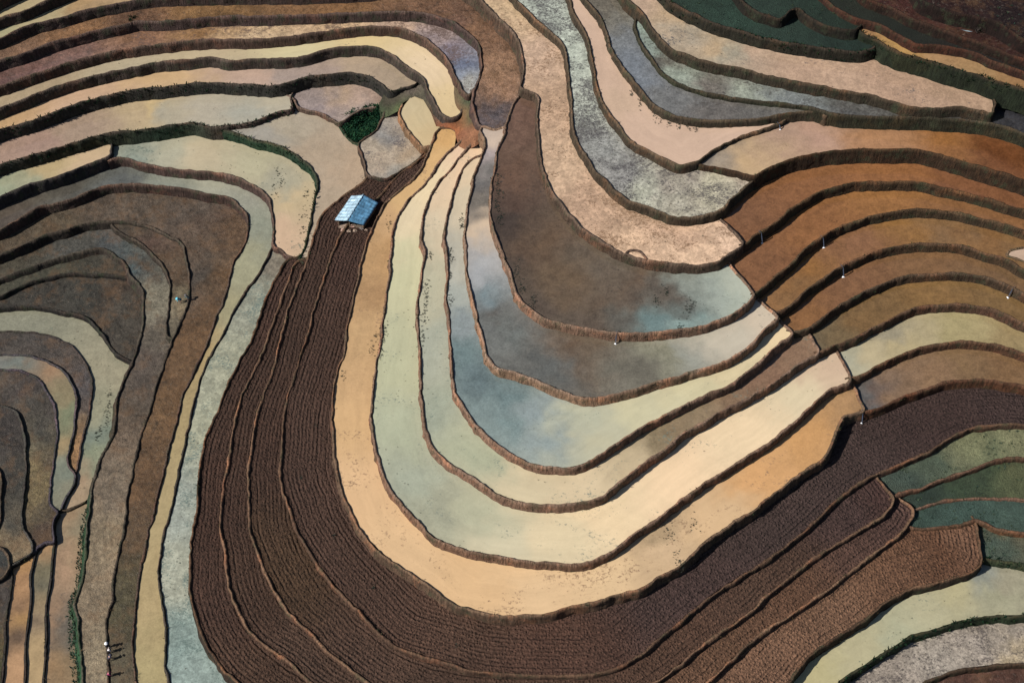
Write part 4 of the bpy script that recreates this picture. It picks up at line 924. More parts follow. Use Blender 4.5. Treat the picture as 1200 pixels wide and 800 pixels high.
sites = scatter_px([(398, 143), (410, 134), (428, 125), (446, 124), (449, 132), (444, 148), (430, 162), (418, 168), (404, 157)], 800, hz, (0.7, 1.6), 2.0, -0.9)
leaf_clumps('undergrowth', sites, LEAF, 6, 0.5, label='lush dark green growth filling the round hollow', kind='stuff', cols=[alb((34, 66, 46)), alb((28, 54, 40)), alb((20, 42, 30)), alb((48, 76, 50))])
sites = scatter_px([(103, 592), (99, 600), (92, 640), (88, 690), (80, 705), (82, 760), (86, 800), (96, 800), (92, 740), (88, 710), (100, 660), (104, 620)], 500, lambda q: 1.6, (0.7, 1.4), 2.0, -0.8)
gs = []
for key in ('J', 'M', 'Q1', 'Q2', 'Q3', 'Q4', 'N', 'T'):
    h, poly, kd = SURF[key]
    lo, hi = poly.min(0), poly.max(0)
    k = 0
    while k < (500 if key[0] == 'Q' else 400):
        p = np.array([[rng.uniform(lo[0], hi[0]), rng.uniform(lo[1], hi[1])]])
        k += 1
        if not inside(poly, p)[0]: continue
        if float(vnoise(p[0, 0], p[0, 1], 2.5)) < -0.15: continue
        gs.append((p[0, 0], p[0, 1], h, rng.uniform(0.4, 1.0)))
leaf_clumps('green_ground_vegetation', sites + gs, LEAF, 4, 0.36, label='low green weeds on the fallow plots and along the ditch', kind='stuff', cols=[alb('3f5046'), alb('34483c'), alb('4c5a48'), alb('46503a')])

# stubble tufts standing in the drained and flooded plots
st_sites = []
for key, dens in (('C', 3.2), ('B', 1.5), ('R2', 2.2), ('Z', 2.6), ('A10', 1.6), ('A3', 1.2), ('H2', 1.6), ('U2', 0.5), ('U3', 0.4), ('R1', 0.35), ('A8', 0.5), ('V', 0.6), ('I', 0.35), ('K', 0.3), ('H1', 0.6), ('U6', 0.25), ('A4', 0.25)):
    h, poly, kd = SURF[key]
    lo, hi = poly.min(0), poly.max(0)
    area = float(np.prod(hi - lo))
    n = int(min(9000, area * dens * 0.55))
    q = np.c_[np.array([rng.uniform(lo[0], hi[0]) for _ in range(n)]), np.array([rng.uniform(lo[1], hi[1]) for _ in range(n)])]
    q = q[inside(poly, q)]
    nz = vnoise(q[:, 0] + 13, q[:, 1] + hash_s(key) % 50, 7.0) + 0.7 * vnoise(q[:, 0], q[:, 1], 2.0)
    q = q[nz > (0.35 if dens < 1 else 0.05)]
    # only where this plot is the top surface
    for p in q:
        if any(h2 > h and inside(p2, p[None])[0] for k2, (h2, p2, _) in SURF.items() if k2 != key and abs(h2 - h) < 8): continue
        st_sites.append((p[0], p[1], h, rng.uniform(0.45, 1.1)))
def drift(key, pts, n, r, sc=(0.6, 1.3)):
    h = SURF[key][0]
    out = []
    for (x, y) in pts:
        c = P((x, y), h)
        for _ in range(int(n * 1.2)):
            out.append((c[0] + rng.gauss(0, r * 0.3), c[1] + rng.gauss(0, r * 0.75), h, rng.uniform(*sc)))
    return out


wd = drift('U3', [(499, 335), (500, 348), (499, 360), (497, 372), (503, 300), (496, 395)], 16, 0.9) + drift('U4', [(528, 295), (529, 302), (527, 322), (528, 350), (540, 265), (541, 258)], 16, 0.8)  # dark tufts stand in for bund shadow and reflection as well as weed
wd += drift('U6', [(584, 212), (584, 225), (583, 240), (586, 256), (604, 318), (612, 338), (625, 352)], 26, 1.0) + drift('U2', [(449, 385), (448, 400), (446, 412)], 18, 0.9) + drift('U1', [(441, 392), (436, 408), (455, 262), (402, 440)], 14, 0.9)
wd += drift('D', [(768, 136), (775, 140), (783, 145), (795, 148), (806, 148), (815, 151), (750, 122), (740, 110)], 14, 0.7) + drift('U6', [(805, 362), (812, 358), (797, 383), (780, 340), (770, 352)], 16, 0.8)
wd += drift('A8', [(325, 205), (330, 212), (322, 224), (358, 228), (357, 250), (355, 268)], 14, 1.1) + drift('V', [(128, 462), (127, 475), (125, 485), (126, 495), (117, 505), (112, 512)], 12, 0.8)
wd += drift('U1', [(786, 626), (780, 622), (793, 658), (796, 660), (760, 600), (812, 612)], 14, 1.2)
wd += drift('P1', [(392, 627), (438, 687), (370, 497), (535, 755), (352, 560)], 7, 0.35)
leaf_clumps('water_weed_vegetation', wd, LEAF, 7, 0.17, label='dark weeds along inner edges of flooded plots, standing for bund shade and reflection too', kind='stuff', cols=[alb('44483f'), alb('4c4a42'), alb('3c4840')])
leaf_clumps('rice_stubble_vegetation', st_sites, LEAF, 4, 0.17, label='rice stubble tufts standing in the shallow water', kind='stuff', cols=[alb('5f5c52'), alb('6a604c'), alb('4c5448'), alb('75685a')])


# ------------------------------------------------------------------ water spouting from one terrace to the next
def top_z(p, below):
    z = -0.9
    for k, (h, poly, _) in SURF.items():
        if h < below and h > z and inside(poly, np.array([p]))[0]: z = h
    return z


FOAM = plain_mat('white_water', (0.78, 0.82, 0.88), 0.35, 0.12, 6.0)
STREAM = plain_mat('falling_water', (0.05, 0.065, 0.10), 0.2, 0.3, 5.0)


def spout(key, px, label, size=1.0, wide=0.28):
    best = None
    for (zc, w, nr, g, drop, bat) in CRESTS[key]:
        q = P(px, zc)
        d = np.linalg.norm(w - q, axis=1)
        i = int(d.argmin())
        if best is None or d[i] < best[0]: best = (d[i], zc, w[i], nr[i], bat)
    _, zc, c, n, bat = best
    t = np.array([-n[1], n[0]])
    h = SURF[key][0]
    for reach in (0.7, 1.2, 1.8):
        zb = top_z(c + n * reach, h - 0.05)
        if zb > -0.5: break
    fall = zc - zb
    wide *= 0.28; size *= 0.42
    root = empty('water_spout', (c[0], c[1], zb))
    tag(root, label, 'water spout', 'water spouts between the terraces')
    V, F = [], []
    m = 12
    for i in range(m + 1):
        f = i / m
        off = -0.45 + 0.55 * min(1, f * 4) + (bat * fall + 0.45) * max(0, f - 0.25) / 0.75 * 0.95
        z = zc + 0.02 - (0.05 * f if f < 0.25 else 0.0125 + (fall + 0.02) * ((f - 0.25) / 0.75) ** 1.5)
        wd = wide * (0.8 + 0.7 * f)
        for k, (s, up) in enumerate(((-1, 0), (-0.5, 0.07), (0.1, 0.1), (0.6, 0.06), (1, 0), (0, -0.06))):
            p = c + t * (s * wd * 0.5 + 0.04 * math.sin(7 * f + k)) + n * (off + up)
            V.append((p[0], p[1], z + up * 0.4))
    for i in range(m):
        for k in range(6):
            F.append((i * 6 + k, i * 6 + (k + 1) % 6, (i + 1) * 6 + (k + 1) % 6, (i + 1) * 6 + k))
    F.append(tuple(range(6))); F.append(tuple(m * 6 + k for k in range(6)))
    mesh_obj('stream', V, F, STREAM, root)
    # foam heap where it lands
    V, F = [], []
    base = c + n * (bat * fall + 0.5)
    rs, seg = 5, 14
    V.append((base[0], base[1], zb + 0.26 * size))
    for r in range(1, rs + 1):
        for s in range(seg):
            a = 2 * math.pi * s / seg
            rr = 0.55 * size * r / rs * (1 + 0.28 * math.sin(3 * a + r) + 0.16 * math.sin(7 * a + 2 * r))
            p = base + (t * math.cos(a) + n * math.sin(a) * 0.9) * rr
            V.append((p[0], p[1], zb + 0.26 * size * (1 - (r / rs) ** 1.6) + 0.05 * math.sin(5 * a + 3 * r) * (1 - r / rs) - 0.02 * (r == rs)))
    for s in range(seg):
        F.append((0, 1 + s, 1 + (s + 1) % seg))
    for r in range(rs - 1):
        for s in range(seg):
            a, b = 1 + r * seg + s, 1 + r * seg + (s + 1) % seg
            F.append((a, a + seg, b + seg, b))
    mesh_obj('foam', V, F, FOAM, root)


spout('F1', (891, 272), 'bluish water spout against the dark bank right beside the pale peach paddy corner', 0.75, 0.3)
spout('F2', (964, 277), 'tall white water spout falling onto the amber brown terrace', 1.0, 0.3)
spout('F3', (987, 312), 'short white water spout splashing onto the terrace below the amber brown one', 1.0, 0.34)
spout('F4', (1189, 338), 'white water spout near the right edge of the photo', 0.9, 0.3)
spout('U6', (723, 389), 'small white water spout at the lower lip of the dark brown pool', 0.75, 0.25)
spout('D', (913, 146), 'tiny white water spout at the right tip of the smooth peach paddy', 0.7, 0.3)
spout('F7', (1011, 482), 'little white water spout where the peach ring, brown terrace and purple ploughed soil meet', 0.6, 0.25)


# ------------------------------------------------------------------ ring bund round the outlet of the pale peach paddy
def ring_bund():
    h = SURF['B'][0]
    pts = catmull([P(q, h + 0.2) for q in ((733, 299), (736, 294), (743, 292.5), (750, 294), (755, 299), (758, 303))], 0.2)
    tg = np.gradient(pts, axis=0)
    tg /= np.linalg.norm(tg, axis=1)[:, None]
    nn = np.c_[-tg[:, 1], tg[:, 0]]
    V, F = [], []
    prof = [(-0.26, -0.06), (-0.15, 0.13), (0.0, 0.2), (0.15, 0.13), (0.26, -0.06)]
    for i, p in enumerate(pts):
        k = 1 + 0.2 * float(vnoise(i * 0.2, 0, 0.7))
        for o, z in prof:
            q = p + nn[i] * o * k
            V.append((q[0], q[1], h + z * k))
    for i in range(len(pts) - 1):
        for j in range(4):
            a = i * 5 + j
            F.append((a, a + 1, a + 6, a + 5))
    z = np.tile(alb('6a5446'), (len(V), 1))
    o = mesh_obj('mud_dam', V, F, BANK_MAT, None, (*pts.mean(0), h), attrs={'zone': np.c_[z, np.ones(len(V))], 'st': np.array(V)})
    tag(o, 'small curved mud dam guarding the outlet at the lower edge of the pale peach paddy', 'dam')


ring_bund()

# ------------------------------------------------------------------ hut
def box_between(p, q, r, n=4):
    """square bar from p to q"""
    p, q = np.array(p, float), np.array(q, float)
    d = (q - p) / np.linalg.norm(q - p)
    a = np.cross(d, (0, 0, 1.0)) if abs(d[2]) < 0.9 else np.cross(d, (1.0, 0, 0))
    a /= np.linalg.norm(a)
    b = np.cross(d, a)
    V = []
    for e in (p, q):
        for k in range(n):
            t = 2 * math.pi * (k + 0.5) / n
            V.append(e + (a * math.cos(t) + b * math.sin(t)) * r)
    F = [(k, (k + 1) % n, n + (k + 1) % n, n + k) for k in range(n)] + [tuple(range(n))[::-1], tuple(range(n, 2 * n))]
    return V, F


def join(parts):
    V, F = [], []
    for v, f in parts:
        k = len(V)
        V += [tuple(x) for x in v]
        F += [tuple(i + k for i in q) for q in f]
    return V, F


def tin_mat(name, c, rust=0.3):
    t = NT(name)
    uv = t.attr('st').outputs['Vector']
    sep = t.n('ShaderNodeSeparateXYZ')
    t.l(uv, sep.inputs[0])
    w = t.math('SINE', t.math('MULTIPLY', sep.outputs[0], 2 * math.pi / 0.19))
    patch = t.n('ShaderNodeTexNoise')
    patch.inputs['Scale'].default_value = 1.1
    patch.inputs['Detail'].default_value = 3
    mp = t.n('ShaderNodeMapping')
    mp.inputs['Scale'].default_value = (0.9, 2.2, 1)
    t.l(uv, mp.inputs['Vector'])
    t.l(mp.outputs[0], patch.inputs['Vector'])
    fine = t.noise(uv, 9.0, 4, 0.7)
    # sheets laid in courses, each faded differently
    v2 = t.math('FLOOR', t.math('MULTIPLY', sep.outputs[1], 1.05))
    u2 = t.math('FLOOR', t.math('MULTIPLY', sep.outputs[0], 1.2))
    cb = t.n('ShaderNodeCombineXYZ')
    t.l(u2, cb.inputs[0]); t.l(v2, cb.inputs[1])
    wn = t.n('ShaderNodeTexWhiteNoise')
    t.l(cb.outputs[0], wn.inputs['Vector'])
    f = t.math('MULTIPLY', t.rng(patch.outputs['Fac'], 0.3, 0.7, 0.55, 1.45), t.rng(wn.outputs['Value'], 0, 1, 0.78, 1.22))
    col = t.mix(1.0, np.array(c), t.gray(f), 'MULTIPLY')
    col = t.mix(t.math('MULTIPLY', t.rng(fine, 0.58, 0.7), 0.35), col, (0.75, 0.82, 0.9))
    lap = t.math('FRACT', t.math('MULTIPLY', sep.outputs[1], 1.05))
    lm = t.math('LESS_THAN', lap, 0.05)
    col = t.mix(t.math('MULTIPLY', lm, 0.5), col, (0.05, 0.08, 0.12))
    t.l(col, t.b.inputs['Base Color'])
    t.b.inputs['Roughness'].default_value = 0.45
    t.b.inputs['Metallic'].default_value = 0.15
    t.l(t.bump(t.math('ADD', w, t.math('MULTIPLY', fine, 0.4)), 0.5, 0.04), t.b.inputs['Normal'])
    return t.m


def roof_sheet(a, b, c, d, thick=0.05, nu=40, nv=8):
    """corrugated panel: ridge a->b, eave d->c"""
    a, b, c, d = [np.array(v, float) for v in (a, b, c, d)]
    V, S, F = [], [], []
    L1, L2 = np.linalg.norm(b - a), np.linalg.norm(d - a)
    n = np.cross(b - a, d - a); n /= np.linalg.norm(n)
    if n[2] < 0: n = -n
    for lay in (0, 1):
        for j in range(nv + 1):
            for i in range(nu + 1):
                u, v = i / nu, j / nv
                p = (a * (1 - u) + b * u) * (1 - v) + (d * (1 - u) + c * u) * v
                sag = -0.05 * math.sin(math.pi * v) + 0.03 * float(vnoise(u * L1, v * L2, 1.1))
                p = p + n * (0.028 * math.sin(u * L1 / 0.19 * 2 * math.pi) + sag - lay * thick)
                V.append(p); S.append((u * L1, v * L2, 0))
    m = (nu + 1) * (nv + 1)
    for j in range(nv):
        for i in range(nu):
            q = j * (nu + 1) + i
            F += [(q, q + 1, q + nu + 2, q + nu + 1), (m + q + nu + 1, m + q + nu + 2, m + q + 1, m + q)]
    ring = [i for i in range(nu + 1)] + [(j + 1) * (nu + 1) - 1 for j in range(1, nv + 1)] + [nv * (nu + 1) + i for i in range(nu - 1, -1, -1)] + [j * (nu + 1) for j in range(nv - 1, 0, -1)]
    for k in range(len(ring)):
        q, r = ring[k], ring[(k + 1) % len(ring)]
        F.append((q, q + m, r + m, r))
    return V, F, S


WOOD = plain_mat('old_timber', (0.13, 0.09, 0.06), 0.8, 0.35, 6.0)
PLANK = plain_mat('weathered_boards', (0.16, 0.12, 0.09), 0.85, 0.4, 5.0)
STONE = plain_mat('rubble_stone', (0.24, 0.18, 0.14), 0.9, 0.4, 2.5, bump=0.5, bdist=0.1)


def hut():
    ze, zr, zg = 12.95, 13.65, 11.25
    rb, rt = P((407, 258.5), zr), P((426, 227.8), zr)
    lb, lt = P((392, 258), ze), P((412, 229), ze)
    eb, et = P((426.5, 263.7), ze), P((443.7, 237.5), ze)
    cen = (lb + lt + eb + et) / 4
    root = empty('field_hut', (cen[0], cen[1], zg))
    tag(root, 'small open fronted hut with a faded blue tin roof on the ploughed terrace', 'hut')
    tin_l, tin_r = tin_mat('lit_blue_tin', (0.28, 0.42, 0.53)), tin_mat('shaded_blue_tin', (0.085, 0.23, 0.38))  # same tin twice, sun and shade of the slopes put into the colours
    V, F, S = roof_sheet((*rb, zr), (*rt, zr), (*lt, ze), (*lb, ze))
    o = mesh_obj('roof_panel', V, F, tin_l, root, attrs={'st': np.array(S)})
    o['label'] = 'silvery blue roof slope facing the sun, sunlight put in its pale tone'
    V, F, S = roof_sheet((*rb, zr + 0.02), (*rt, zr + 0.02), (*et, ze), (*eb, ze))
    o = mesh_obj('roof_panel', V, F, tin_r, root, attrs={'st': np.array(S)})
    o['label'] = 'blue roof slope, its shade put in the deep tone, with whitish scuffs'
    # ridge cap
    V, F = box_between((*rb, zr + 0.05), (*rt, zr + 0.05), 0.09, 6)
    mesh_obj('ridge_cap', V, F, tin_l, root, attrs={'st': np.array(V)}, smooth=False, under=o)
    # posts and walls inset from the eaves
    ins = lambda p: cen + (p - cen) * 0.84
    c4 = [ins(lb), ins(eb), ins(et), ins(lt)]
    for p in c4 + [ins(rb), ins(rt)]:
        top = ze + 0.02 if p is not None else zr
        V, F = box_between((*p, zg - 0.5), (*p, top - 0.05), 0.10, 6)
        mesh_obj('post', V, F, WOOD, root, smooth=False)

    def wall(p, q, z0, z1, gap=False):
        n = max(4, int(np.linalg.norm(q - p) / 0.2))
        parts = []
        d = (q - p) / np.linalg.norm(q - p)
        nn = np.array([-d[1], d[0]])
        for i in range(n):
            a = p + (q - p) * (i + 0.04) / n
            b = p + (q - p) * (i + 0.96) / n
            tp = z1 - rng.uniform(0, 0.12)
            th = 0.03 + rng.uniform(0, 0.015)
            vs_ = [(*(a + nn * th), z0), (*(b + nn * th), z0), (*(b - nn * th), z0), (*(a - nn * th), z0), (*(a + nn * th), tp), (*(b + nn * th), tp), (*(b - nn * th), tp), (*(a - nn * th), tp)]
            parts.append((vs_, [(0, 1, 5, 4), (1, 2, 6, 5), (2, 3, 7, 6), (3, 0, 4, 7), (4, 5, 6, 7), (3, 2, 1, 0)]))
        V, F = join(parts)
        mesh_obj('plank_wall', V, F, PLANK, root, smooth=False)
    wall(c4[1], c4[2], zg - 0.4, ze - 0.12)
    wall(c4[2], c4[3], zg - 0.4, ze - 0.12)
    wall(c4[3], c4[0], zg - 0.4, ze - 0.12)
    mid = c4[0] + (c4[1] - c4[0]) * 0.55
    wall(mid, c4[1], zg - 0.4, zg + 0.9)
    # eave beams
    for p, q in ((c4[0], c4[3]), (c4[1], c4[2])):
        V, F = box_between((*p, ze - 0.1), (*q, ze - 0.1), 0.08, 4)
        mesh_obj('beam', V, F, WOOD, root, smooth=False)
    V, F = box_between((*ins(rb), zr - 0.12), (*ins(rt), zr - 0.12), 0.08, 4)
    mesh_obj('beam', V, F, WOOD, root, smooth=False)
    # earth and stone platform
    base = [cen + (p - cen) * 1.02 for p in (ins(lb), ins(eb), ins(et), ins(lt))]
    V = [(*p, zg + 0.06) for p in base] + [(*(cen + (p - cen) * 1.1), zg - 0.9) for p in base]
    mesh_obj('earth_floor', V, [(0, 1, 2, 3), (0, 4, 5, 1), (1, 5, 6, 2), (2, 6, 7, 3), (3, 7, 4, 0)], STONE, root, smooth=False)
    return cen, zg, eb, lb


HUT_C, HUT_Z, HUT_E, HUT_L = hut()


def rock(name, c, r, label, mat=STONE, group='stones heaped before the hut'):
    V, F = [], []
    rs, seg = 5, 8
    ph = rng.uniform(0, 9)
    for i in range(rs + 1):
        for s in range(seg):
            th, a = math.pi * i / rs, 2 * math.pi * s / seg
            k = r * (1 + 0.25 * math.sin(3 * a + ph + i) + 0.15 * math.sin(5 * th + ph))
            V.append((c[0] + k * math.sin(th) * math.cos(a), c[1] + k * math.sin(th) * math.sin(a) * 0.8, c[2] + 0.65 * k * math.cos(th)))
    for i in range(rs):
        for s in range(seg):
            F.append((i * seg + s, (i + 1) * seg + s, (i + 1) * seg + (s + 1) % seg, i * seg + (s + 1) % seg))
    o = mesh_obj(name, V, F, mat, None, c, smooth=False)
    return tag(o, label, 'stone', group)


# sacks, straw and stones in front of the hut
SACK = plain_mat('straw_sack', (0.42, 0.34, 0.22), 0.8, 0.25, 5.0)
PINK = plain_mat('reddish_rubble', (0.34, 0.22, 0.18), 0.9, 0.3, 3.0)
DARKST = plain_mat('dark_stone', (0.10, 0.085, 0.08), 0.9, 0.3, 3.0)
for i, (x, y, r, mt, lb_, nm, ct) in enumerate([
        (404, 263, 0.42, SACK, 'straw coloured sack leaning under the left end of the hut roof', 'sack', 'sack'),
        (413, 264.5, 0.40, PINK, 'reddish pink boulder beside the straw coloured sack', 'boulder', 'stone'),
        (402, 269.5, 0.44, PINK, 'reddish pink boulder farthest out from the hut, at the lower left of the heap', 'boulder', 'stone'),
        (409, 270.5, 0.36, STONE, 'tan boulder between two reddish ones at the front of the heap', 'boulder', 'stone'),
        (416, 270, 0.38, STONE, 'brown boulder at the lower right of the heap before the hut', 'boulder', 'stone'),
        (424, 267, 0.42, DARKST, 'dark boulder under the right corner of the blue roof', 'boulder', 'stone'),
        (429, 269, 0.26, STONE, 'small grey boulder at the far right beside the peach ring', 'boulder', 'stone')]):
    zt = 11.55 if x > 405 else 10.95
    p = P((x, y), zt + 0.1)
    o = rock(nm, (p[0], p[1], zt), r, lb_, mt, 'heap of things before the hut')
    o['category'] = ct


# ------------------------------------------------------------------ tin shed and sapling high on the right
def shed():
    zg = SURF['N'][0]
    c = P((1128, 48.5), zg)
    root = empty('tin_shed', (c[0], c[1], zg))
    tag(root, 'tiny grey blue tin shed on the dark terrace in the upper right', 'shed')
    dx, dy = np.array([0.97, -0.22]), np.array([0.22, 0.97])
    t = tin_mat('grey_blue_tin', (0.42, 0.54, 0.62))
    hw, hd = 1.15, 0.9
    f = lambda a, b: c + dx * a + dy * b
    V, F, S = roof_sheet((*f(-hw, hd), zg + 1.5), (*f(hw, hd), zg + 1.5), (*f(hw, -hd), zg + 1.15), (*f(-hw, -hd), zg + 1.15), nu=24)
    mesh_obj('roof_panel', V, F, t, root, attrs={'st': np.array(S)})
    w = plain_mat('shed_boards', (0.12, 0.09, 0.08), 0.85)
    for a, b in (((-.85, -.65), (.85, -.65)), ((.85, -.65), (.85, .65)), ((-.85, .65), (-.85, -.65)), ((-.85, .65), (.85, .65))):
        p, q = f(*a), f(*b)
        d = (q - p) / np.linalg.norm(q - p)
        n = np.array([-d[1], d[0]]) * 0.04
        z1 = zg + (1.1 if b[1] < 0 and a[1] < 0 else 1.12)
        Vv = [(*(p + n), zg - .2), (*(q + n), zg - .2), (*(q - n), zg - .2), (*(p - n), zg - .2), (*(p + n), z1), (*(q + n), z1), (*(q - n), z1), (*(p - n), z1)]
        mesh_obj('wall', Vv, [(0, 1, 5, 4), (1, 2, 6, 5), (2, 3, 7, 6), (3, 0, 4, 7), (4, 5, 6, 7), (3, 2, 1, 0)], w, root, smooth=False)


shed()


def sapling():
    zg = SURF['N'][0]
    c = P((1141.5, 47), zg)
    root = empty('bare_sapling', (c[0], c[1], zg))
    tag(root, 'thin dark bare sapling right beside the tin shed', 'tree')
    bark = plain_mat('dark_bark', (0.03, 0.022, 0.02), 0.9)
    parts = []
    pts = [(0, 0, -0.3), (0.05, 0.02, 0.8), (0.02, 0.08, 1.6), (0.12, 0.1, 2.3)]
    rad = [0.14, 0.11, 0.08, 0.04]
    V, F = [], []
    for i, (p, r) in enumerate(zip(pts, rad)):
        for k in range(7):
            a = 2 * math.pi * k / 7
            V.append((c[0] + p[0] + r * math.cos(a), c[1] + p[1] + r * math.sin(a), zg + p[2]))
    for i in range(3):
        for k in range(7):
            F.append((i * 7 + k, i * 7 + (k + 1) % 7, (i + 1) * 7 + (k + 1) % 7, (i + 1) * 7 + k))
    mesh_obj('trunk', V, F, bark, root)
    for j in range(9):
        z = rng.uniform(0.8, 2.2); a = rng.uniform(0, 6.28); l = rng.uniform(0.4, 0.9)
        parts.append(box_between((c[0] + .05, c[1] + .05, zg + z), (c[0] + .05 + l * .6 * math.cos(a), c[1] + .05 + l * .6 * math.sin(a), zg + z + l * .8), 0.035, 4))
    V, F = join(parts)
    mesh_obj('crown', V, F, bark, root, smooth=False)
    s = [(c[0] + rng.gauss(0, .3), c[1] + rng.gauss(0, .3), zg + rng.uniform(1.2, 2.5), rng.uniform(.5, 1)) for _ in range(24)]
    leaf_clumps('foliage', s, LEAF, 3, 0.26, parent=root, cols=[alb('1e1c18'), alb('24261c')])


sapling()


# ------------------------------------------------------------------ people at work
def skin_body(name, joints, bones, root_i, mat, parent, sub=2):
    me = bpy.data.meshes.new(name)
    me.from_pydata([tuple(np.array(j[:3])) for j in joints], bones, [])
    me.materials.append(mat)
    o = bpy.data.objects.new(name, me)
    COL.objects.link(o)
    o.parent = parent
    m = o.modifiers.new('skin', 'SKIN')
    m.use_smooth_shade = True
    for i, j in enumerate(joints):
        sv = me.skin_vertices[0].data[i]
        r = j[3]
        sv.radius = (r, j[4] if len(j) > 4 else r)
        sv.use_root = (i == root_i)
    s = o.modifiers.new('sub', 'SUBSURF')
    s.levels = s.render_levels = sub
    return o


def uvball(c, r, seg=14, rings=9, half=False, sc=(1, 1, 1)):
    V, F = [], []
    for i in range(rings + 1):
        th = (math.pi * (0.56 if half else 1.0)) * i / rings
        for s in range(seg):
            a = 2 * math.pi * s / seg
            V.append((c[0] + r * sc[0] * math.sin(th) * math.cos(a), c[1] + r * sc[1] * math.sin(th) * math.sin(a), c[2] + r * sc[2] * math.cos(th)))
    for i in range(rings):
        for s in range(seg):
            F.append((i * seg + s, (i + 1) * seg + s, (i + 1) * seg + (s + 1) % seg, i * seg + (s + 1) % seg))
    return V, F


SKIN = plain_mat('skin', (0.36, 0.21, 0.14), 0.55, 0.06, bump=0)
HAIR = plain_mat('black_hair', (0.015, 0.012, 0.01), 0.5, 0.1)


def person(px, z, yaw, bend, shirt, trousers, hat, label, reach=0.5, tall=1.6):
    """bend: 0 upright .. 1 stooped to the mud; local +x is forward"""
    p = P(px, z)
    root = empty('person', (p[0], p[1], z))
    tag(root, label, 'person', 'farmers at work')
    root.rotation_euler = (0, 0, yaw)
    k = tall / 1.65
    hip = np.array([-0.12 * bend, 0, 0.84 - 0.10 * bend]) * k
    th = R(8 + 62 * bend)
    up = np.array([math.sin(th), 0, math.cos(th)])
    chest = hip + up * 0.34 * k
    neck = hip + up * 0.52 * k
    hd_dir = np.array([math.sin(th * 0.75), 0, math.cos(th * 0.75)])
    head = neck + hd_dir * 0.17 * k
    J = [(*hip, 0.125, 0.10), (*(hip + up * 0.17 * k), 0.115, 0.095), (*chest, 0.135, 0.105), (*neck, 0.055), (*head, 0.085, 0.095), (*(head + hd_dir * 0.09), 0.06)]
    B = [(0, 1), (1, 2), (2, 3), (3, 4), (4, 5)]
    hands = []
    for s in (-1, 1):
        i0 = len(J)
        hj = hip + np.array([0.0, s * 0.10, -0.03])
        fx = 0.10 * s
        J += [(*hj, 0.085), (hj[0] * 0.4 + 0.06 + fx, s * 0.12, 0.45 * k, 0.06), (-0.02 + fx, s * 0.13, 0.08, 0.042), (0.12 + fx, s * 0.14, 0.035, 0.036)]
        B += [(0, i0), (i0, i0 + 1), (i0 + 1, i0 + 2), (i0 + 2, i0 + 3)]
        a0 = len(J)
        sh = hip + up * 0.46 * k + np.array([0, s * 0.17, 0])
        fwd = np.array([0.75, 0, -0.65]) if bend > 0.4 else np.array([0.35, 0, -0.94])
        el = sh + fwd * 0.26 * k + np.array([0, s * 0.05, 0])
        f2 = np.array([0.55 + reach * 0.3, -0.05 * s, -0.8]); f2 /= np.linalg.norm(f2)
        wr = el + f2 * 0.23 * k
        pm = wr + f2 * 0.07
        J += [(*sh, 0.06), (*el, 0.042), (*wr, 0.028), (*pm, 0.03, 0.02)]
        B += [(2, a0), (a0, a0 + 1), (a0 + 1, a0 + 2), (a0 + 2, a0 + 3)]
        # five fingers off the palm
        side = np.array([0, 1.0, 0])
        for q, (off, ln) in enumerate(((-0.03, 0.075), (-0.01, 0.085), (0.01, 0.08), (0.03, 0.065))):
            b0 = len(J)
            m1 = pm + side * off + f2 * ln * 0.6
            m2 = m1 + (f2 + np.array([-0.5, 0, -0.3])) * ln * 0.35
            J += [(*m1, 0.009), (*m2, 0.008)]
            B += [(a0 + 3, b0), (b0, b0 + 1)]
        b0 = len(J)
        t1 = wr + f2 * 0.03 - side * s * 0.045
        J += [(*t1, 0.011), (*(t1 + f2 * 0.045), 0.009)]
        B += [(a0 + 3, b0), (b0, b0 + 1)]
        hands.append(pm)
    skin_body('body', J, B, 0, SKIN, root)
    # clothes follow the limbs a little larger
    cl = plain_mat('shirt_cloth', shirt, 0.8, 0.2, 8.0)
    tr = plain_mat('trouser_cloth', trousers, 0.85, 0.2, 8.0)
    JS = [(*(hip - up * 0.02), 0.150, 0.125), (*(hip + up * 0.17 * k), 0.140, 0.118), (*chest, 0.160, 0.128), (*(hip + up * 0.49 * k), 0.085)]
    BS = [(0, 1), (1, 2), (2, 3)]
    JT = [(*(hip + up * 0.03), 0.15, 0.125)]
    BT = []
    i = 6
    for s in (-1, 1):
        hj, kn, an = J[i][:3], J[i + 1][:3], J[i + 2][:3]
        b0 = len(JT)
        JT += [(*hj, 0.105), (*kn, 0.08), (kn[0] * 0.5 + an[0] * 0.5, kn[1] * 0.5 + an[1] * 0.5, kn[2] * 0.55 + an[2] * 0.45, 0.07)]
        BT += [(0, b0), (b0, b0 + 1), (b0 + 1, b0 + 2)]
        sh, el, wr = J[i + 4][:3], J[i + 5][:3], J[i + 6][:3]
        b0 = len(JS)
        JS += [(*sh, 0.085), (*el, 0.06), (*(np.array(el) * 0.3 + np.array(wr) * 0.7), 0.046)]
        BS += [(2, b0), (b0, b0 + 1), (b0 + 1, b0 + 2)]
        i = i + 18
    skin_body('shirt', JS, BS, 1, cl, root)
    skin_body('trousers', JT, BT, 0, tr, root)
    # face, hair or hat
    fw = np.array([hd_dir[2], 0, -hd_dir[0]])
    hc = head + hd_dir * 0.02
    org = np.array(root.location)

    def child(nm, V, F, mat):
        me = bpy.data.meshes.new(nm)
        me.from_pydata([tuple(v) for v in V], [], F)
        me.polygons.foreach_set('use_smooth', [True] * len(me.polygons))
        me.materials.append(mat)
        o = bpy.data.objects.new(nm, me)
        COL.objects.link(o); o.parent = root
        return o
    child('nose', *uvball(hc + fw * 0.098 - hd_dir * 0.02, 0.018, 8, 6), SKIN)
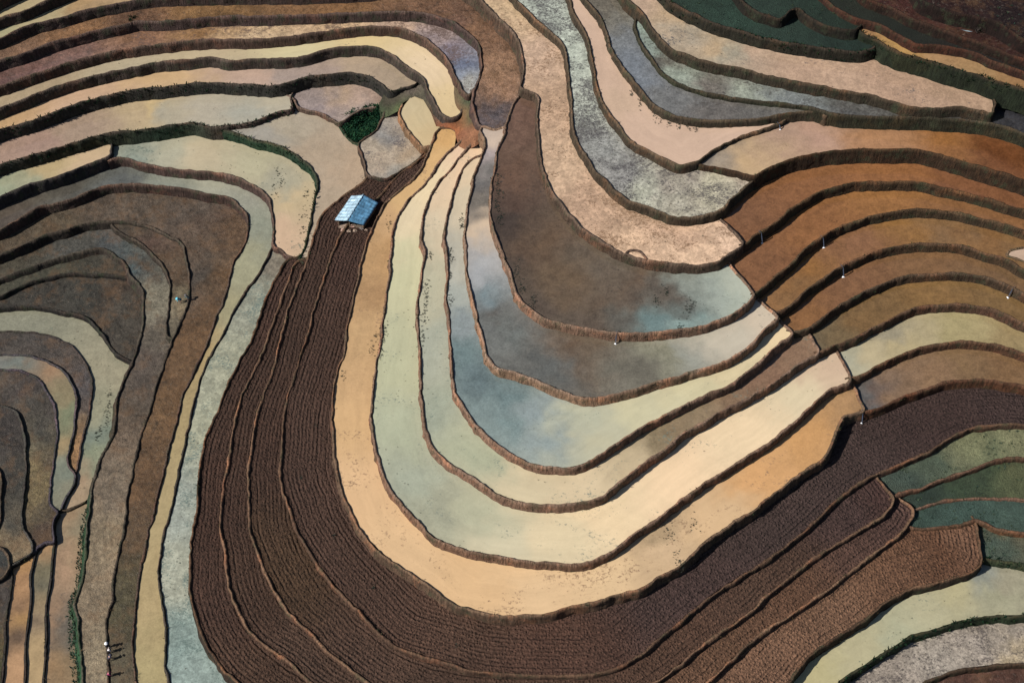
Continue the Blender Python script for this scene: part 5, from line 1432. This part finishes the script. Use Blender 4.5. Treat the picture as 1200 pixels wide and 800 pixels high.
    for s in (-1, 1):
        child('ear', *uvball(hc + np.array([0, s * 0.09, 0]) - hd_dir * 0.01, 0.024, 8, 6, sc=(0.6, 0.5, 1)), SKIN)
        child('eye', *uvball(hc + fw * 0.088 + np.array([0, s * 0.035, 0]) + hd_dir * 0.012, 0.011, 8, 6), HAIR)
    child('mouth', *uvball(hc + fw * 0.09 - hd_dir * 0.055, 0.016, 8, 6, sc=(0.4, 1.4, 0.4)), HAIR)
    if hat is None:
        V, F = uvball((0, 0, 0), 0.112, half=True)
        rot = Matrix.Rotation(th * 0.75, 3, 'Y')
        V = [tuple(np.array(rot @ Vector(v)) + hc + hd_dir * 0.03 - fw * 0.015) for v in V]
        child('hair', V, F, HAIR)
    else:
        V, F = [], []
        seg = 20
        for (r, z) in ((0.03, 0.17), (0.10, 0.125), (0.20, 0.05), (0.25, 0.015), (0.24, 0.0), (0.12, 0.07), (0.03, 0.12)):
            for s in range(seg):
                a = 2 * math.pi * s / seg
                V.append((r * math.cos(a), r * math.sin(a), z))
        for i in range(6):
            for s in range(seg):
                F.append((i * seg + s, (i + 1) * seg + s, (i + 1) * seg + (s + 1) % seg, i * seg + (s + 1) % seg))
        F.append(tuple(range(seg)))
        rot = Matrix.Rotation(th * 0.6, 3, 'Y')
        V = [tuple(np.array(rot @ Vector(v)) + hc + hd_dir * 0.04) for v in V]
        child('hat', V, F, plain_mat('hat_cloth', hat, 0.7, 0.1, 8.0))
    return root


zl = SURF['L1'][0]
person((126.0, 758), zl, R(-20), 0.15, (0.03, 0.03, 0.045), (0.02, 0.02, 0.03), (0.80, 0.80, 0.82), 'farmer in dark clothes and white hat, uppermost of the four beside the narrow bund')
person((128.5, 764), zl, R(10), 0.35, (0.60, 0.60, 0.64), (0.02, 0.02, 0.03), None, 'farmer in a pale shirt and dark trousers, just below the white hatted one')
person((129.0, 773), zl, R(30), 0.5, (0.02, 0.02, 0.05), (0.015, 0.015, 0.025), (0.03, 0.03, 0.05), 'farmer all in navy black, third from the top in the row of four')
person((128.0, 792), zl, R(0), 0.45, (0.22, 0.015, 0.08), (0.03, 0.02, 0.04), None, 'farmer in a magenta shirt, lowest of the row of four')
zl2 = SURF['L2'][0]
person((212, 354), zl2, R(200), 0.75, (0.06, 0.36, 0.48), (0.02, 0.03, 0.05), (0.10, 0.45, 0.58), 'stooping farmer in bright cyan shirt and hat')
person((221.5, 352), SURF['L1'][0], R(160), 0.55, (0.03, 0.09, 0.10), (0.02, 0.02, 0.03), (0.06, 0.06, 0.07), 'farmer in dark teal on the bund beside the cyan one')
